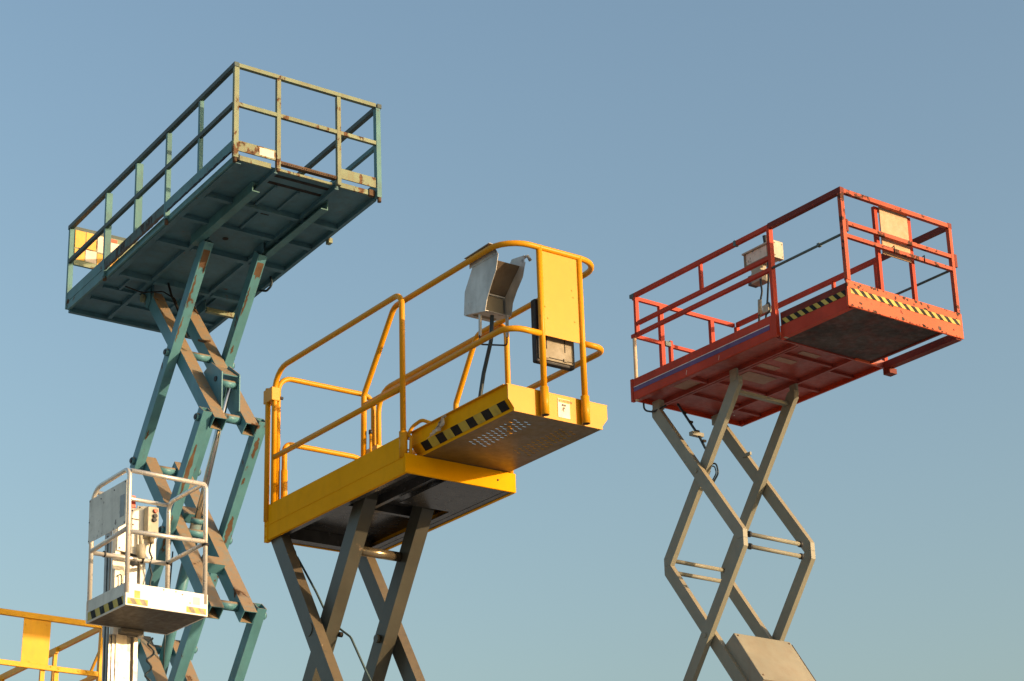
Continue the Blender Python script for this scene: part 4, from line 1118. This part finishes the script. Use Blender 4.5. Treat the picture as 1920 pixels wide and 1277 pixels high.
    t.tube('coiled_cable', CABLE, [(0.60, 0.55, 0.76), (0.60, 0.535, 0.68), (0.60, 0.56, 0.63), (0.60, 0.54, 0.56), (0.60, 0.565, 0.48), (0.60, 0.545, 0.40), (0.60, 0.57, 0.32), (0.60, 0.60, 0.2)], 0.008, 8, fil=0.03)
    t.part('cream_plug', KHAKI_L, lambda bm: (tube(bm, [(0.60, 0.45, 0.84), (0.60, 0.455, 0.72)], 0.016, 10), tube(bm, [(0.60, 0.455, 0.72), (0.60, 0.46, 0.60)], 0.034, 12)))
    def coil(bm):
        pts = []
        n = 60
        for i in range(n):
            a = i * 0.6
            pts.append((0.70 + 0.02 * math.sin(a), 0.615 + 0.026 * math.cos(a) + 0.012 * math.sin(i * 0.2), -0.02 - i * 0.0125))
        tube(bm, pts, 0.0085, 6)
    t.part('coiled_cable', CABLE, coil)
    t.box('mast_bracket', KHAKI, (0.60, 0.30, -0.03), (0.70, 0.50, -0.001))
    chassis(t, WHITE, 0.1, 1.4, 0.0, 0.78, -t.h + 0.6)

# ================================================================== ORANGE YELLOW PLATFORM
def orange_lift():
    t = Thing('scissor_lift', 'orange yellow lift platform with flat square rails behind the white basket', 'scissor lift',
              (-4.1868, 20.1833, 6.9502), [(-0.57972, 0.81467, 0.01577), (0.81469, 0.57973, -0.01372), (0.02032, -0.0049, 0.99978)], (1.3, -0.65))
    W, L = 1.32, 2.75
    bot = -1.08
    t.box('top_rail', ORANGE, (-0.025, -W, -0.045), (0.015, 0.0, 0.012), bev=0.003)
    t.box('mid_rail', ORANGE, (-0.022, -W + 0.03, -0.535), (0.012, -0.032, -0.485), bev=0.003)
    t.box('post', ORANGE, (-0.027, -0.031, bot), (0.03, 0.03, 0.0125), label='broad angle post at the near corner')
    t.box('post', ORANGE, (-0.027, -W - 0.031, bot), (0.03, -W - 0.001, 0.01))
    pn = t.box('sheet_panel', ORANGE, (-0.006, -0.84, -0.484), (-0.001, -0.558, -0.046), label='plain orange sheet hung between the front rails')
    for v, z in ((-0.815, -0.10), (-0.60, -0.085), (-0.75, -0.47)):
        t.disc('rivet', ORANGE, (-0.0065, v, z), 0.009, -0.004, axis=0, seg=8, parent=pn)
    for v in (-0.53, -0.45, -0.24, -0.15):
        t.disc('bolt', ORANGE, (-0.0225, v, -0.505 if v > -0.5 else -0.495), 0.011, -0.006, axis=0, seg=8)
    for v in (-0.455, -0.60):
        t.box('post', ORANGE, (0.013, v - 0.022, bot), (0.045, v + 0.022, -0.5))
    t.box('top_rail', ORANGE, (0.031, -0.025, -0.05), (1.5, 0.01, 0.0))
    t.box('top_rail', ORANGE, (1.05, -0.06, -0.085), (L, -0.026, -0.02), label='inner sliding top rail')
    t.box('mid_rail', ORANGE, (0.031, -0.025, -0.53), (L, 0.01, -0.485))
    t.box('post', ORANGE, (1.075, -0.062, bot), (1.12, -0.0255, -0.086))
    t.box('post', ORANGE, (2.52, -0.062, bot), (2.57, -0.0255, -0.086))
    t.bar('diagonal_brace', ORANGE, (0.35, 0.0, -0.53), (0.05, 0.0, -0.25), 0.02, 0.03)
    t.box('top_rail', ORANGE, (0.031, -W - 0.03, -0.05), (L, -W, 0.0))
    t.box('mid_rail', ORANGE, (0.031, -W - 0.03, -0.53), (L, -W, -0.485))
    t.box('end_rail', ORANGE, (L + 0.001, -W - 0.03, -0.05), (L + 0.04, 0.01, 0.0))
    t.box('end_rail', ORANGE, (L + 0.001, -W - 0.03, -0.53), (L + 0.04, 0.01, -0.485))
    for v in (-W - 0.029, -0.03):
        t.box('post', ORANGE, (L + 0.0015, v, bot), (L + 0.039, v + 0.038, -0.051))
    t.box('deck', ORANGE, (-0.03, -W - 0.035, bot - 0.15), (L + 0.05, 0.032, bot - 0.001), bev=0.01)
    un, uf = 0.6, 2.3
    pitch = 1.7
    z0 = bot - 0.25
    for k in range(3):
        za, zb = z0 - k * pitch * 0.9, z0 - (k + 1) * pitch * 0.9 + 0.05
        for v in (-1.15, -0.2):
            t.bar('scissor_arm', YARM, (un, v, za), (uf, v, zb), 0.07, 0.12)
        for v in (-1.05, -0.3):
            t.bar('scissor_arm', YARM, (uf, v, za), (un, v, zb), 0.07, 0.12)
    chassis(t, ORANGE, 0.1, 2.7, -W + 0.1, -0.1, -t.h + 1.1)

teal_lift()
yellow_lift()
red_lift()
mast_lift()
orange_lift()
